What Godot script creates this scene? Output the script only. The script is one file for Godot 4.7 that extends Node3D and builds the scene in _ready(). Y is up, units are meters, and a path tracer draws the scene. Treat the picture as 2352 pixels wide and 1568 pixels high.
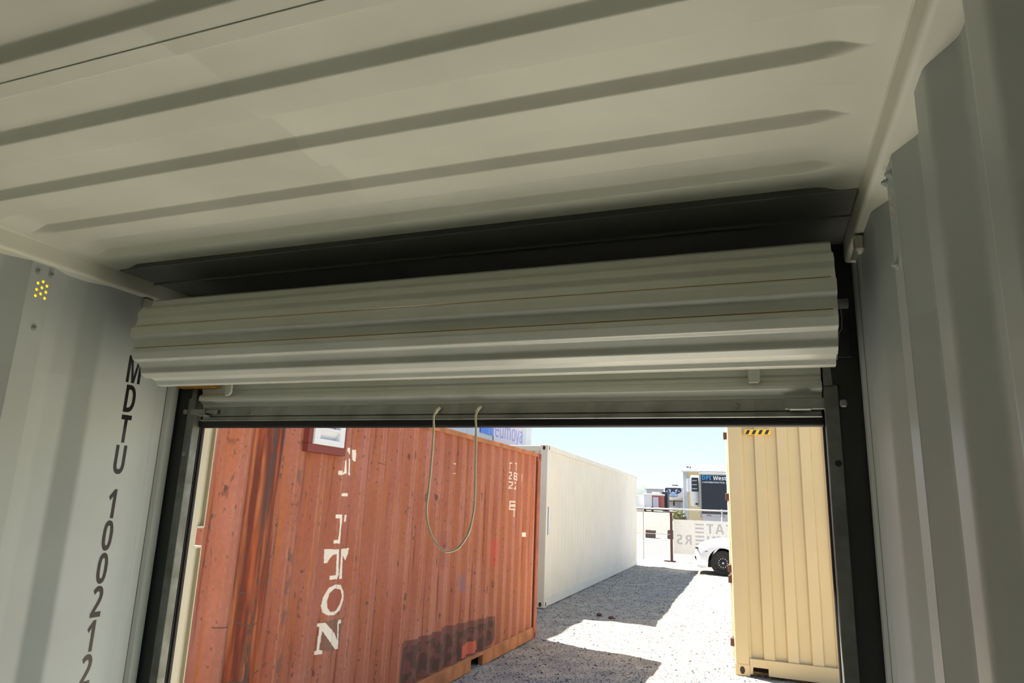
extends Node3D
# A view out of a shipping container under a rolled-up door into a sunlit container yard.

var M := {}
var used := {}

# ------------------------------------------------------------------ helpers
func S(smooth := false) -> SurfaceTool:
	var st := SurfaceTool.new()
	st.begin(Mesh.PRIMITIVE_TRIANGLES)
	st.set_smooth_group(0 if smooth else -1)
	return st

func fin(st: SurfaceTool) -> ArrayMesh:
	st.generate_normals()
	return st.commit()

func Q(st: SurfaceTool, a: Vector3, b: Vector3, c: Vector3, d: Vector3) -> void:
	st.add_vertex(a); st.add_vertex(b); st.add_vertex(c)
	st.add_vertex(a); st.add_vertex(c); st.add_vertex(d)

func QU(st: SurfaceTool, p: Array, u: Array) -> void:
	for i in [0, 1, 2, 0, 2, 3]:
		st.set_uv(u[i]); st.add_vertex(p[i])

func tri_out(st: SurfaceTool, a: Vector3, b: Vector3, c: Vector3, mid: Vector3) -> void:
	if (a - c).cross(a - b).dot(a + b + c - mid * 3.0) < 0.0:
		st.add_vertex(a); st.add_vertex(c); st.add_vertex(b)
	else:
		st.add_vertex(a); st.add_vertex(b); st.add_vertex(c)

func quad_out(st: SurfaceTool, a: Vector3, b: Vector3, c: Vector3, d: Vector3, mid: Vector3) -> void:
	tri_out(st, a, b, c, mid); tri_out(st, a, c, d, mid)

# box with chamfered edges, centre c, size s
func box(st: SurfaceTool, c: Vector3, s: Vector3, bev := 0.003, bs := Basis()) -> void:
	var h := s * 0.5
	var b: float = minf(bev, minf(h.x, minf(h.y, h.z)) * 0.6)
	var P := {}
	for sx in [-1, 1]:
		for sy in [-1, 1]:
			for sz in [-1, 1]:
				P[[0, sx, sy, sz]] = c + bs * Vector3(sx * h.x, sy * (h.y - b), sz * (h.z - b))
				P[[1, sx, sy, sz]] = c + bs * Vector3(sx * (h.x - b), sy * h.y, sz * (h.z - b))
				P[[2, sx, sy, sz]] = c + bs * Vector3(sx * (h.x - b), sy * (h.y - b), sz * h.z)
	for s1 in [-1, 1]:
		quad_out(st, P[[0, s1, -1, -1]], P[[0, s1, 1, -1]], P[[0, s1, 1, 1]], P[[0, s1, -1, 1]], c)
		quad_out(st, P[[1, -1, s1, -1]], P[[1, 1, s1, -1]], P[[1, 1, s1, 1]], P[[1, -1, s1, 1]], c)
		quad_out(st, P[[2, -1, -1, s1]], P[[2, 1, -1, s1]], P[[2, 1, 1, s1]], P[[2, -1, 1, s1]], c)
		for s2 in [-1, 1]:
			quad_out(st, P[[0, s1, s2, -1]], P[[0, s1, s2, 1]], P[[1, s1, s2, 1]], P[[1, s1, s2, -1]], c)
			quad_out(st, P[[0, s1, -1, s2]], P[[0, s1, 1, s2]], P[[2, s1, 1, s2]], P[[2, s1, -1, s2]], c)
			quad_out(st, P[[1, -1, s1, s2]], P[[1, 1, s1, s2]], P[[2, 1, s1, s2]], P[[2, -1, s1, s2]], c)
			for s3 in [-1, 1]:
				tri_out(st, P[[0, s1, s2, s3]], P[[1, s1, s2, s3]], P[[2, s1, s2, s3]], c)

func bx(x0: float, y0: float, z0: float, x1: float, y1: float, z1: float, bev := 0.003) -> ArrayMesh:
	var st := S()
	box(st, Vector3(x0 + x1, y0 + y1, z0 + z1) * 0.5, Vector3(absf(x1 - x0), absf(y1 - y0), absf(z1 - z0)), bev)
	return fin(st)

func bxs(st: SurfaceTool, x0: float, y0: float, z0: float, x1: float, y1: float, z1: float, bev := 0.003) -> void:
	box(st, Vector3(x0 + x1, y0 + y1, z0 + z1) * 0.5, Vector3(absf(x1 - x0), absf(y1 - y0), absf(z1 - z0)), bev)

func tube(st: SurfaceTool, pts: Array, r: float, n := 8) -> void:
	var rings := []
	var up := Vector3(0.31, 0.2, 0.93).normalized()
	for i in pts.size():
		var d: Vector3 = (pts[mini(i + 1, pts.size() - 1)] - pts[maxi(i - 1, 0)]).normalized()
		var a := d.cross(up).normalized()
		up = a.cross(d).normalized()
		var ring := []
		for k in n:
			var t := TAU * k / n
			ring.append(pts[i] + (a * cos(t) + up * sin(t)) * r)
		rings.append(ring)
	for i in rings.size() - 1:
		for k in n:
			var k2 := (k + 1) % n
			quad_out(st, rings[i][k], rings[i][k2], rings[i + 1][k2], rings[i + 1][k], (pts[i] + pts[i + 1]) * 0.5)
	for e in [0, rings.size() - 1]:
		for k in n:
			tri_out(st, pts[e], rings[e][k], rings[e][(k + 1) % n], (pts[0] + pts[pts.size() - 1]) * 0.5)

# lathe: profile of (radius, along) about axis at origin o
func lathe(st: SurfaceTool, prof: Array, o: Vector3, axis: Vector3, n := 16) -> void:
	var a := axis.cross(Vector3(0.3, 0.9, 0.32)).normalized()
	var b := axis.cross(a).normalized()
	for i in prof.size() - 1:
		var p0: Vector2 = prof[i]
		var p1: Vector2 = prof[i + 1]
		for k in n:
			var t0 := TAU * k / n
			var t1 := TAU * (k + 1) / n
			var d0 := a * cos(t0) + b * sin(t0)
			var d1 := a * cos(t1) + b * sin(t1)
			var v0 := o + d0 * p0.x + axis * p0.y
			var v1 := o + d1 * p0.x + axis * p0.y
			var v2 := o + d1 * p1.x + axis * p1.y
			var v3 := o + d0 * p1.x + axis * p1.y
			if p0.x > 1e-5:
				st.add_vertex(v0); st.add_vertex(v1); st.add_vertex(v2)
			if p1.x > 1e-5:
				st.add_vertex(v0); st.add_vertex(v2); st.add_vertex(v3)

# polygon in the plane (o, ux, uy), extruded along n by depth
func extr(st: SurfaceTool, poly: PackedVector2Array, o: Vector3, ux: Vector3, uy: Vector3, n: Vector3, depth: float) -> void:
	var idx := Geometry2D.triangulate_polygon(poly)
	var mid := Vector3.ZERO
	for p in poly: mid += o + ux * p.x + uy * p.y
	mid = mid / poly.size() + n * depth * 0.5
	for i in range(0, idx.size(), 3):
		var v := []
		for k in 3: v.append(o + ux * poly[idx[i + k]].x + uy * poly[idx[i + k]].y)
		tri_out(st, v[0], v[1], v[2], (v[0] + v[1] + v[2]) / 3.0 + n)
		tri_out(st, v[0] + n * depth, v[1] + n * depth, v[2] + n * depth, (v[0] + v[1] + v[2]) / 3.0 - n)
	for i in poly.size():
		var a := o + ux * poly[i].x + uy * poly[i].y
		var q: Vector2 = poly[(i + 1) % poly.size()]
		var b := o + ux * q.x + uy * q.y
		Q(st, a, b, b + n * depth, a + n * depth)

func PV(a: Array) -> PackedVector2Array:
	var r := PackedVector2Array()
	for i in range(0, a.size(), 2): r.append(Vector2(a[i], a[i + 1]))
	return r

# rounds the corners of an open profile
func rounded(p: Array, r: float, n := 3) -> Array:
	var out := [p[0]]
	for i in range(1, p.size() - 1):
		var a: Vector2 = p[i - 1]
		var b: Vector2 = p[i]
		var c: Vector2 = p[i + 1]
		var q: float = minf(r, minf(a.distance_to(b), b.distance_to(c)) * 0.45)
		var s := b + (a - b).normalized() * q
		var e := b + (c - b).normalized() * q
		if a.distance_to(b) > q * 2.4: out.append(s + (a - b).normalized() * q * 0.12)
		for k in n + 1:
			var t := float(k) / n
			out.append(s.lerp(b, t).lerp(b.lerp(e, t), t))
		if c.distance_to(b) > q * 2.4: out.append(e + (c - b).normalized() * q * 0.12)
	out.append(p[p.size() - 1])
	return out

# corrugation from s0 to s1: d = 0 on the proud flats, depth in the recesses
func corr_prof(s0: float, s1: float, pitch: float, flat_out: float, slope: float, depth: float, first := 0.0) -> Array:
	var out := [Vector2(s0, 0.0)]
	var s := s0 + first
	while s + pitch < s1:
		out.append(Vector2(s + flat_out, 0)); out.append(Vector2(s + flat_out + slope, depth))
		out.append(Vector2(s + pitch - slope, depth)); out.append(Vector2(s + pitch, 0))
		s += pitch
	out.append(Vector2(s1, 0))
	return out

# sheet of a profile: s along sd, recess along nd, from y0 to y1; u runs with s, v with y
func sheet(st: SurfaceTool, prof: Array, o: Vector3, sd: Vector3, nd: Vector3, y0: float, y1: float, u_len := 1.0, v_len := 1.0) -> void:
	for i in prof.size() - 1:
		var a: Vector3 = o + sd * prof[i].x + nd * prof[i].y
		var b: Vector3 = o + sd * prof[i + 1].x + nd * prof[i + 1].y
		var up0 := Vector3(0, y0, 0)
		var up1 := Vector3(0, y1, 0)
		var ua: float = prof[i].x / u_len
		var ub: float = prof[i + 1].x / u_len
		QU(st, [a + up0, a + up1, b + up1, b + up0], [Vector2(ua, 1.0 - y0 / v_len), Vector2(ua, 1.0 - y1 / v_len), Vector2(ub, 1.0 - y1 / v_len), Vector2(ub, 1.0 - y0 / v_len)])

func numbered(n: String) -> String:
	if not used.has(n):
		used[n] = 0
		return n
	used[n] += 1
	return "%s_%03d" % [n, used[n]]

func part(parent: Node, called: String, mesh: Mesh, m: Material, label := "") -> MeshInstance3D:
	var o := MeshInstance3D.new()
	o.name = called
	o.mesh = mesh
	o.material_override = m
	parent.add_child(o, true)
	if label != "": o.set_meta("label", label)
	return o

func thing(called: String, label: String, category: String, group := "") -> Node3D:
	var o := Node3D.new()
	o.name = numbered(called)
	add_child(o, true)
	o.set_meta("label", label)
	o.set_meta("category", category)
	if group != "": o.set_meta("group", group)
	return o

func struct_node(called: String, label: String) -> Node3D:
	var o := Node3D.new()
	o.name = called
	add_child(o, true)
	o.set_meta("kind", "structure")
	o.set_meta("label", label)
	return o

func mat(c: Color, rough := 0.6, metal := 0.0) -> StandardMaterial3D:
	var m := StandardMaterial3D.new()
	m.albedo_color = c
	m.roughness = rough
	m.metallic = metal
	m.cull_mode = BaseMaterial3D.CULL_DISABLED
	return m

func rgb(r: float, g: float, b: float) -> Color:
	return Color(r / 255.0, g / 255.0, b / 255.0)

# painted or rolled metal with faint patches, world-mapped
func mottled(c: Color, amount: float, rough: float, metal := 0.0, scale := 0.6, seed_value := 1) -> StandardMaterial3D:
	var m := mat(Color.WHITE, rough, metal)
	var n := FastNoiseLite.new()
	n.seed = seed_value
	n.noise_type = FastNoiseLite.TYPE_SIMPLEX_SMOOTH
	n.frequency = 0.012
	n.fractal_octaves = 4
	var im := Image.create(256, 256, false, Image.FORMAT_RGB8)
	for y in 256:
		for x in 256:
			var t := n.get_noise_2d(x, y) * amount
			im.set_pixel(x, y, Color(c.r * (1 + t), c.g * (1 + t), c.b * (1 + t * 1.15)))
	m.albedo_texture = ImageTexture.create_from_image(im)
	m.uv1_triplanar = true
	m.uv1_world_triplanar = true
	m.uv1_scale = Vector3.ONE * scale
	return m

func text_mesh(t: String, size: float, depth: float, bold := true, left := false) -> TextMesh:
	var f := SystemFont.new()
	f.font_names = PackedStringArray(["Droid Sans"])
	f.font_weight = 700 if bold else 400
	var tm := TextMesh.new()
	tm.font = f
	tm.text = t
	tm.font_size = 64
	tm.pixel_size = size / 64.0
	tm.depth = depth
	tm.curve_step = 1.0
	if left: tm.horizontal_alignment = HORIZONTAL_ALIGNMENT_LEFT
	return tm

func gy(z: float) -> float:
	if z > -25.0: return -0.115 + 0.0131 * z
	if z > -50.0: return -0.4425
	if z > -110.0: return lerpf(-0.4425, 0.5, (-50.0 - z) / 60.0)
	return 0.5

func _ready() -> void:
	# ------------------------------------------------ camera, sky, sun, exposure
	var cam := Camera3D.new()
	cam.name = "camera"
	add_child(cam)
	cam.fov = 53.746
	cam.near = 0.02
	cam.far = 6000.0
	cam.position = Vector3(0.9263, 1.6626, 2.0336)
	cam.basis = Basis(Vector3.UP, deg_to_rad(20.526)) * Basis(Vector3.RIGHT, deg_to_rad(12.949)) * Basis(Vector3.BACK, deg_to_rad(2.0282))
	cam.current = true

	var env := Environment.new()
	env.background_mode = Environment.BG_SKY
	var sm := ProceduralSkyMaterial.new()
	sm.sky_top_color = Color(0.58, 0.69, 0.84)
	sm.sky_horizon_color = Color(0.84, 0.93, 0.96)
	sm.sky_curve = 0.16
	sm.ground_bottom_color = Color(0.55, 0.52, 0.47)
	sm.ground_horizon_color = Color(0.84, 0.93, 0.96)
	sm.sky_energy_multiplier = 1.0
	sm.ground_energy_multiplier = 1.0
	sm.sun_angle_max = 0.0
	var sky := Sky.new()
	sky.sky_material = sm
	env.sky = sky
	env.background_energy_multiplier = 0.25
	env.ambient_light_source = Environment.AMBIENT_SOURCE_SKY
	env.tonemap_mode = Environment.TONE_MAPPER_LINEAR
	env.tonemap_exposure = 5.7
	env.volumetric_fog_enabled = true
	env.volumetric_fog_density = 0.0
	env.sdfgi_enabled = true
	env.ssao_enabled = true
	env.ssil_enabled = true
	var we := WorldEnvironment.new()
	we.environment = env
	add_child(we)

	var sun := DirectionalLight3D.new()
	sun.name = "sun"
	add_child(sun)
	sun.look_at_from_position(Vector3.ZERO, Vector3(0.72, -1.0, 0.27), Vector3.UP)
	sun.light_energy = 1.4
	sun.light_color = Color(1.0, 0.975, 0.93)
	sun.light_angular_distance = 0.6
	sun.shadow_enabled = true

	materials()
	ground()
	shell()
	roller_door()
	rust_container()
	white_container()
	tan_container()
	stacked_containers()
	street()
	car()
	far_things()
	gravel()

func materials() -> void:
	M.paint = mottled(rgb(178, 186, 184), 0.05, 0.42, 0.0, 0.5, 3)
	M.roof = mottled(rgb(223, 224, 209), 0.05, 0.5, 0.0, 0.5, 4)
	M.curtain = mottled(rgb(203, 206, 197), 0.04, 0.22, 0.0, 0.8, 5)
	M.steel = mottled(rgb(150, 152, 146), 0.16, 0.38, 0.75, 2.2, 6)
	M.galv = mottled(rgb(120, 124, 118), 0.2, 0.45, 0.6, 3.0, 7)
	M.dark = mat(rgb(44, 47, 47), 0.55)
	M.frame = mat(rgb(126, 129, 123), 0.5)
	M.sealant = mat(rgb(104, 96, 84), 0.8)
	M.grime = mat(rgb(164, 142, 96), 0.8)
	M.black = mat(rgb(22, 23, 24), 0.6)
	M.rubber = mat(rgb(18, 18, 20), 0.5)
	M.brass = mottled(rgb(190, 140, 50), 0.2, 0.4, 0.6, 6.0, 8)
	M.rope = mat(rgb(236, 228, 200), 0.8)
	M.ink = mat(rgb(26, 25, 24), 0.22)
	M.bolt = mat(rgb(150, 148, 138), 0.4, 0.4)
	M.ply = mottled(rgb(94, 84, 70), 0.15, 0.7, 0.0, 1.5, 9)
	M.cream = mottled(rgb(212, 205, 180), 0.03, 0.5, 0.0, 0.4, 10)
	M.white = mottled(rgb(216, 211, 198), 0.03, 0.5, 0.0, 0.3, 11)
	M.tan = mottled(rgb(206, 184, 138), 0.03, 0.5, 0.0, 0.3, 12)
	M.grey = mottled(rgb(186, 190, 196), 0.05, 0.6, 0.0, 0.3, 13)
	M.hole = mat(rgb(58, 44, 36), 0.8)
	M.galvpipe = mat(rgb(190, 190, 188), 0.45, 0.3)
	M.yellow = mat(rgb(244, 196, 60), 0.5)
	M.visor = mat(rgb(44, 54, 84), 0.4)
	M.navy = mat(rgb(30, 35, 48), 0.45)
	M.carwhite = mat(rgb(240, 242, 248), 0.25)
	M.carwhite.clearcoat_enabled = true
	M.carwhite.clearcoat = 0.7
	M.carwhite.clearcoat_roughness = 0.08
	M.tyre = mat(rgb(38, 38, 38), 0.85)
	M.glass = mat(rgb(20, 26, 34), 0.08)
	M.wh = mat(rgb(222, 223, 226), 0.5)
	M.maroon = mat(rgb(122, 52, 46), 0.6)
	M.brown = mat(rgb(78, 48, 44), 0.7)
	M.red = mat(rgb(160, 78, 72), 0.6)
	M.vent_yellow = mat(rgb(255, 222, 90), 0.5)
	M.vent_yellow.backlight_enabled = true
	M.vent_yellow.backlight = Color(1.0, 0.88, 0.25)

# ------------------------------------------------------------------ ground
func ground() -> void:
	var nz := FastNoiseLite.new()
	nz.seed = 21
	nz.frequency = 0.9
	nz.fractal_octaves = 4
	var gm := mat(Color.WHITE, 0.95)
	var im := Image.create(1024, 1024, false, Image.FORMAT_RGB8)
	var n1 := FastNoiseLite.new(); n1.seed = 31; n1.frequency = 0.22; n1.fractal_octaves = 2
	var n2 := FastNoiseLite.new(); n2.seed = 32; n2.frequency = 0.008; n2.fractal_octaves = 4
	for y in 1024:
		for x in 1024:
			var a := n1.get_noise_2d(x, y)
			var b := n2.get_noise_2d(x, y)
			var t := 1.0 + a * 0.5 + b * 0.2
			im.set_pixel(x, y, Color(0.61 * t, 0.575 * t, 0.52 * t - b * 0.03))
	gm.albedo_texture = ImageTexture.create_from_image(im)
	gm.uv1_triplanar = true
	gm.uv1_world_triplanar = true
	gm.uv1_scale = Vector3.ONE * 0.33
	M.gravel = gm
	var root := struct_node("ground", "pale gravel yard between the containers")
	# near patch with bumps
	var st := S(true)
	var nx := 90
	var nzc := 270
	var x0 := -3.6; var x1 := 3.6; var z0 := -25.0; var z1 := -1.0
	var hs := []
	for j in nzc + 1:
		var row := PackedFloat32Array()
		for i in nx + 1:
			var x := lerpf(x0, x1, float(i) / nx)
			var z := lerpf(z0, z1, float(j) / nzc)
			var fade := clampf(minf(minf(x - x0, x1 - x), minf(z - z0, z1 - z)) * 2.0, 0.0, 1.0)
			row.append(gy(z) + nz.get_noise_2d(x, z) * 0.028 * fade)
		hs.append(row)
	for j in nzc:
		for i in nx:
			var xa := lerpf(x0, x1, float(i) / nx); var xb := lerpf(x0, x1, float(i + 1) / nx)
			var za := lerpf(z0, z1, float(j) / nzc); var zb := lerpf(z0, z1, float(j + 1) / nzc)
			Q(st, Vector3(xa, hs[j][i], za), Vector3(xb, hs[j][i + 1], za), Vector3(xb, hs[j + 1][i + 1], zb), Vector3(xa, hs[j + 1][i], zb))
	part(root, "gravel_surface", fin(st), gm)
	part(root, "added_bounce_pad", bx(-1.5, -0.2, -0.75, 1.5, -0.05, -0.135, 0.01), mottled(rgb(200, 195, 185), 0.08, 0.85, 0.0, 0.8, 23))  # unseen pale pad, added to bounce sunlight in through the door
	# the rest of the yard
	var s2 := S(true)
	var zs := [30.0, 10.0, z1, z0]
	for k in 3:
		for xx in [[-60.0, x0], [x0, x1], [x1, 60.0]]:
			if k == 2 and xx[0] == x0: continue
			Q(s2, Vector3(xx[0], gy(zs[k + 1]), zs[k + 1]), Vector3(xx[1], gy(zs[k + 1]), zs[k + 1]), Vector3(xx[1], gy(zs[k]), zs[k]), Vector3(xx[0], gy(zs[k]), zs[k]))
	part(root, "yard_surface", fin(s2), gm)
	var s3 := S(true)
	for zz in [[-25.0, -43.0]]:
		Q(s3, Vector3(-80, gy(zz[1]), zz[1]), Vector3(80, gy(zz[1]), zz[1]), Vector3(80, gy(zz[0]), zz[0]), Vector3(-80, gy(zz[0]), zz[0]))
	var road := struct_node("road", "pale grey street beyond the chain-link fence")
	part(road, "asphalt", fin(s3), mottled(rgb(106, 104, 102), 0.06, 0.9, 0.0, 0.1, 14))
	var s4 := S(true)
	var fz := [-43.0, -50.0, -70.0, -90.0, -110.0, -400.0, -3000.0]
	for k in fz.size() - 1:
		var w: float = 60.0 - fz[k + 1]
		var w0: float = 60.0 - fz[k]
		Q(s4, Vector3(-w, gy(fz[k + 1]), fz[k + 1]), Vector3(w, gy(fz[k + 1]), fz[k + 1]), Vector3(w0, gy(fz[k]), fz[k]), Vector3(-w0, gy(fz[k]), fz[k]))
	var lot := struct_node("terrain", "bare beige lot across the street")
	part(lot, "dirt_lot", fin(s4), mottled(rgb(110, 103, 94), 0.08, 0.95, 0.0, 0.06, 15))

# loose stones: nobody could count them
func gravel() -> void:
	var rng := RandomNumberGenerator.new()
	rng.seed = 5
	var st := S()
	var ring := []
	for k in 6:
		ring.append(Vector3(cos(TAU * k / 6.0) * (0.9 + 0.2 * sin(k * 2.3)), 0.1 * sin(k * 1.7), sin(TAU * k / 6.0) * (0.8 + 0.25 * cos(k * 1.9))))
	for k in 6:
		tri_out(st, ring[k], ring[(k + 1) % 6], Vector3(0.1, 0.6, 0.05), Vector3.ZERO)
		tri_out(st, ring[k], ring[(k + 1) % 6], Vector3(-0.1, -0.5, 0.1), Vector3.ZERO)
	var mm := MultiMesh.new()
	mm.transform_format = MultiMesh.TRANSFORM_3D
	mm.use_colors = true
	mm.mesh = fin(st)
	var n := 42000
	mm.instance_count = n
	var nz := FastNoiseLite.new()
	nz.seed = 21
	nz.frequency = 0.9
	nz.fractal_octaves = 4
	for i in n:
		var f := pow(rng.randf(), 1.6)
		var z := -4.0 - 19.0 * f
		var x := rng.randf_range(-3.3, 1.2)
		var r := rng.randf_range(0.005, 0.012) * (1.0 if rng.randf() < 0.9 else 2.0)
		var b := Basis.from_euler(Vector3(rng.randf_range(-0.4, 0.4), rng.randf() * TAU, rng.randf_range(-0.4, 0.4))).scaled(Vector3(r, r * 0.8, r))
		mm.set_instance_transform(i, Transform3D(b, Vector3(x, gy(z) + nz.get_noise_2d(x, z) * 0.028 + r * 0.1, z)))
		var g := 0.04 + 0.4 * pow(rng.randf(), 1.5)
		mm.set_instance_color(i, Color(g * 1.03, g * 0.97, g * 0.88))
	var o := MultiMeshInstance3D.new()
	o.name = "gravel"
	o.multimesh = mm
	var m := mat(Color.WHITE, 0.9)
	m.vertex_color_use_as_albedo = true
	o.material_override = m
	add_child(o)
	o.set_meta("kind", "stuff")
	o.set_meta("label", "loose grey and beige stones strewn over the gravel yard")
	o.set_meta("category", "gravel")

# ------------------------------------------------------------------ the container around the camera
const HC := 2.39      # ceiling
const XR := 1.165     # inner face of the top side rails
const XW := 1.185     # inner flats of the side walls
const BACK := 11.9

func bolt_mesh(o: Vector3, ax: Vector3, r := 0.0075) -> ArrayMesh:
	var st := S()
	lathe(st, [Vector2(0, 0.011), Vector2(r * 0.55, 0.011), Vector2(r * 0.6, 0.007), Vector2(r, 0.007), Vector2(r, 0.0)], o, ax, 6)
	lathe(st, [Vector2(r * 1.35, 0.002), Vector2(r * 1.35, -0.001)], o, ax, 12)
	lathe(st, [Vector2(r * 0.9, 0.002), Vector2(r * 1.35, 0.002)], o, ax, 12)
	return fin(st)

func shell() -> void:
	# floor
	var fl := struct_node("floor", "plywood floor of the container interior")
	part(fl, "plywood", bx(-1.22, -0.03, -0.02, 1.22, 0.0, BACK + 0.05), M.ply)
	part(fl, "added_bounce_plate", bx(-1.1, -0.002, -0.02, 1.1, 0.004, 0.6, 0.001), mottled(rgb(222, 221, 214), 0.06, 0.6, 0.0, 1.5, 22))  # pale plate added out of view to reflect sun onto ceiling and coil
	part(fl, "sill", bx(-1.2, -0.12, -0.12, 1.2, -0.005, -0.02), M.cream)
	# ceiling: pressed roof sheets, five dents each
	var ce := struct_node("ceiling", "pressed light grey steel roof with cross ribs")
	var zl := [0.40, 1.308, 2.353, 3.398, 4.443, 5.488, 6.533, 7.578, 8.623, 9.668, 10.713, 11.95]
	var xs := []
	var NX := 13
	for k in NX + 1: xs.append(-1.205 + 0.19 * k / NX)
	for k in range(1, 6): xs.append(-1.015 + 2.03 * k / 6.0)
	for k in NX + 1: xs.append(1.015 + 0.19 * k / NX)
	for p in zl.size() - 1:
		var zz := [zl[p]]
		var zstart: float = 1.351 - 0.2095 * 5
		var z := zstart
		while z < zl[p + 1]:
			for o in [-0.002, 0.0, 0.002, 0.004, 0.011, 0.018, 0.02, 0.022, 0.024, 0.065, 0.109, 0.111, 0.113, 0.115, 0.122, 0.129, 0.131, 0.133, 0.135, 0.17]:
				if z + o > zl[p] + 0.005 and z + o < zl[p + 1] - 0.005: zz.append(z + o)
			z += 0.2095
		zz.append(zl[p + 1])
		var st := S(true)
		var step := -0.0015 * (p % 2)
		for j in zz.size() - 1:
			for i in xs.size() - 1:
				var c := []
				for q in [[j, i], [j, i + 1], [j + 1, i + 1], [j + 1, i]]:
					c.append(Vector3(xs[q[1]], HC + step + dent(xs[q[1]], zz[q[0]], zstart), zz[q[0]]))
				Q(st, c[0], c[1], c[2], c[3])
		part(ce, "roof_sheet", fin(st), M.roof)
	part(ce, "roof_skin", bx(-1.22, HC + 0.038, -0.12, 1.22, HC + 0.045, BACK + 0.1), M.white)
	# lapped seam: the edge of one sheet over the next
	part(ce, "lap_edge", bx(-1.2, HC - 0.0035, 1.3085, 1.2, HC + 0.004, 1.3125, 0.0005), M.roof)
	# header tube across the end of the roof, recess behind it
	part(ce, "header_plate", bx(-1.163, HC - 0.004, 0.0, 1.163, HC + 0.03, 0.405, 0.002), M.frame)
	part(ce, "header_lip", bx(-1.163, HC - 0.012, 0.252, 1.163, HC - 0.002, 0.26, 0.002), M.frame)
	# side walls
	var zc := [Vector2(0.106, 0.004), Vector2(0.135, 0.004), Vector2(0.148, 0.009), Vector2(0.215, 0.0), Vector2(0.405, 0.0)]
	var k := 0
	while 0.405 + 0.278 * k + 0.3 < BACK:
		var b := 0.405 + 0.278 * k
		zc.append(Vector2(b + 0.068, 0.033)); zc.append(Vector2(b + 0.138, 0.033))
		zc.append(Vector2(b + 0.206, 0.0)); zc.append(Vector2(b + 0.278, 0.0))
		k += 1
	zc.append(Vector2(BACK + 0.05, 0.0))
	for side in [-1, 1]:
		var left: bool = side < 0
		var w := struct_node("wall_left" if left else "wall_right", "corrugated grey steel side wall with a black number" if left else "corrugated grey steel side wall, in shade")
		# vent flat (z .611 to .683) is a perforated strip of its own
		var a := []; var b2 := []
		for p in zc:
			if p.x <= 0.612: a.append(p)
			if p.x >= 0.682: b2.append(p)
		for pr in [a, b2]:
			var st := S(true)
			sheet(st, rounded(pr, 0.009), Vector3(side * XW, 0, 0), Vector3(0, 0, 1), Vector3(side, 0, 0), 0.0, HC - 0.058)
			part(w, "corrugated_panel", fin(st), M.paint)
			var so := S(true)
			sheet(so, rounded(pr, 0.009), Vector3(side * (XW + 0.004), 0, 0), Vector3(0, 0, 1), Vector3(side, 0, 0), 0.0, HC - 0.058)
			part(w, "outer_skin", fin(so), M.cream)
		var cs := CSGCombiner3D.new()
		cs.name = "vent_strip"
		var cb := CSGBox3D.new()
		cb.size = Vector3(0.004, HC - 0.058, 0.0735)
		cb.position = Vector3(side * (XW + 0.002), (HC - 0.058) * 0.5, 0.647)
		cb.material = M.paint
		cs.add_child(cb)
		for d in [[2.2729, 0.6386], [2.2639, 0.6536], [2.2629, 0.6246], [2.2533, 0.639], [2.2429, 0.6543], [2.2427, 0.6242], [2.2332, 0.6393], [2.2228, 0.6539], [2.2225, 0.6245]]:
			var cy := CSGCylinder3D.new()
			cy.radius = 0.0048
			cy.height = 0.03
			cy.sides = 14
			cy.rotation.z = PI / 2
			cy.position = Vector3(side * (XW + 0.002), d[0], d[1])
			cy.operation = CSGShape3D.OPERATION_SUBTRACTION
			cs.add_child(cy)
		cs.set_meta("label", "perforated steel strip with nine vent holes")
		w.add_child(cs)
		part(w, "vent_cover", bx(side * (XW + 0.0085), 2.2, 0.605, side * (XW + 0.0115), 2.3, 0.69, 0.001), M.vent_yellow, "yellow translucent vent cover showing through the holes")
		for bp in [[2.298, 0.659], [2.300, 0.617], [2.12, 0.638]]:
			part(w, "bolt", bolt_mesh(Vector3(side * XW, bp[0], bp[1]), Vector3(-side, 0, 0)), M.paint)
		# top side rail: square tube with a rounded lower edge
		var rp := rounded([Vector2(XR + 0.06, HC + 0.03), Vector2(XR, HC + 0.03), Vector2(XR, HC - 0.062), Vector2(XR + 0.06, HC - 0.062)], 0.012, 4)
		var rs := S(true)
		for i in rp.size() - 1:
			var v0 := Vector3(side * rp[i].x, rp[i].y, 0.0); var v1 := Vector3(side * rp[i + 1].x, rp[i + 1].y, 0.0)
			Q(rs, v0 + Vector3(0, 0, -0.1), v0 + Vector3(0, 0, BACK), v1 + Vector3(0, 0, BACK), v1 + Vector3(0, 0, -0.1))
		part(w, "top_rail", fin(rs), M.roof)
		part(w, "weld_seam", bx(side * (XR - 0.002), HC - 0.004, 0.4, side * (XR + 0.006), HC + 0.004, BACK, 0.002), M.roof)
		# seam of sealant and corner post by the door
		part(w, "sealant_seam", bx(side * (XW + 0.003), 0.0, 0.1028, side * (XW + 0.03), HC - 0.06, 0.1065, 0.001), M.sealant)
		part(w, "corner_post", bx(side * 1.181, 0.0, 0.045, side * 1.25, HC, 0.103, 0.012), M.paint)
		# lug near the rail end
		var lg := S()
		bxs(lg, side * 1.165, 2.285, 0.235, side * 1.185, 2.325, 0.275, 0.004)
		tube(lg, [Vector3(side * 1.168, 2.29, 0.25), Vector3(side * 1.16, 2.262, 0.255)], 0.007)
		part(w, "lashing_lug", fin(lg), M.roof)
		if left: number(w)
		else:
			# faint scuffs
			pass
	var bw := struct_node("wall_back", "closed far end of the container behind the viewer")
	var bs := S(true)
	sheet(bs, rounded(corr_prof(-1.22, 1.22, 0.25, 0.11, 0.018, 0.045), 0.01), Vector3(0, 0, BACK), Vector3(1, 0, 0), Vector3(0, 0, 1), 0.0, HC + 0.03)
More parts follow.
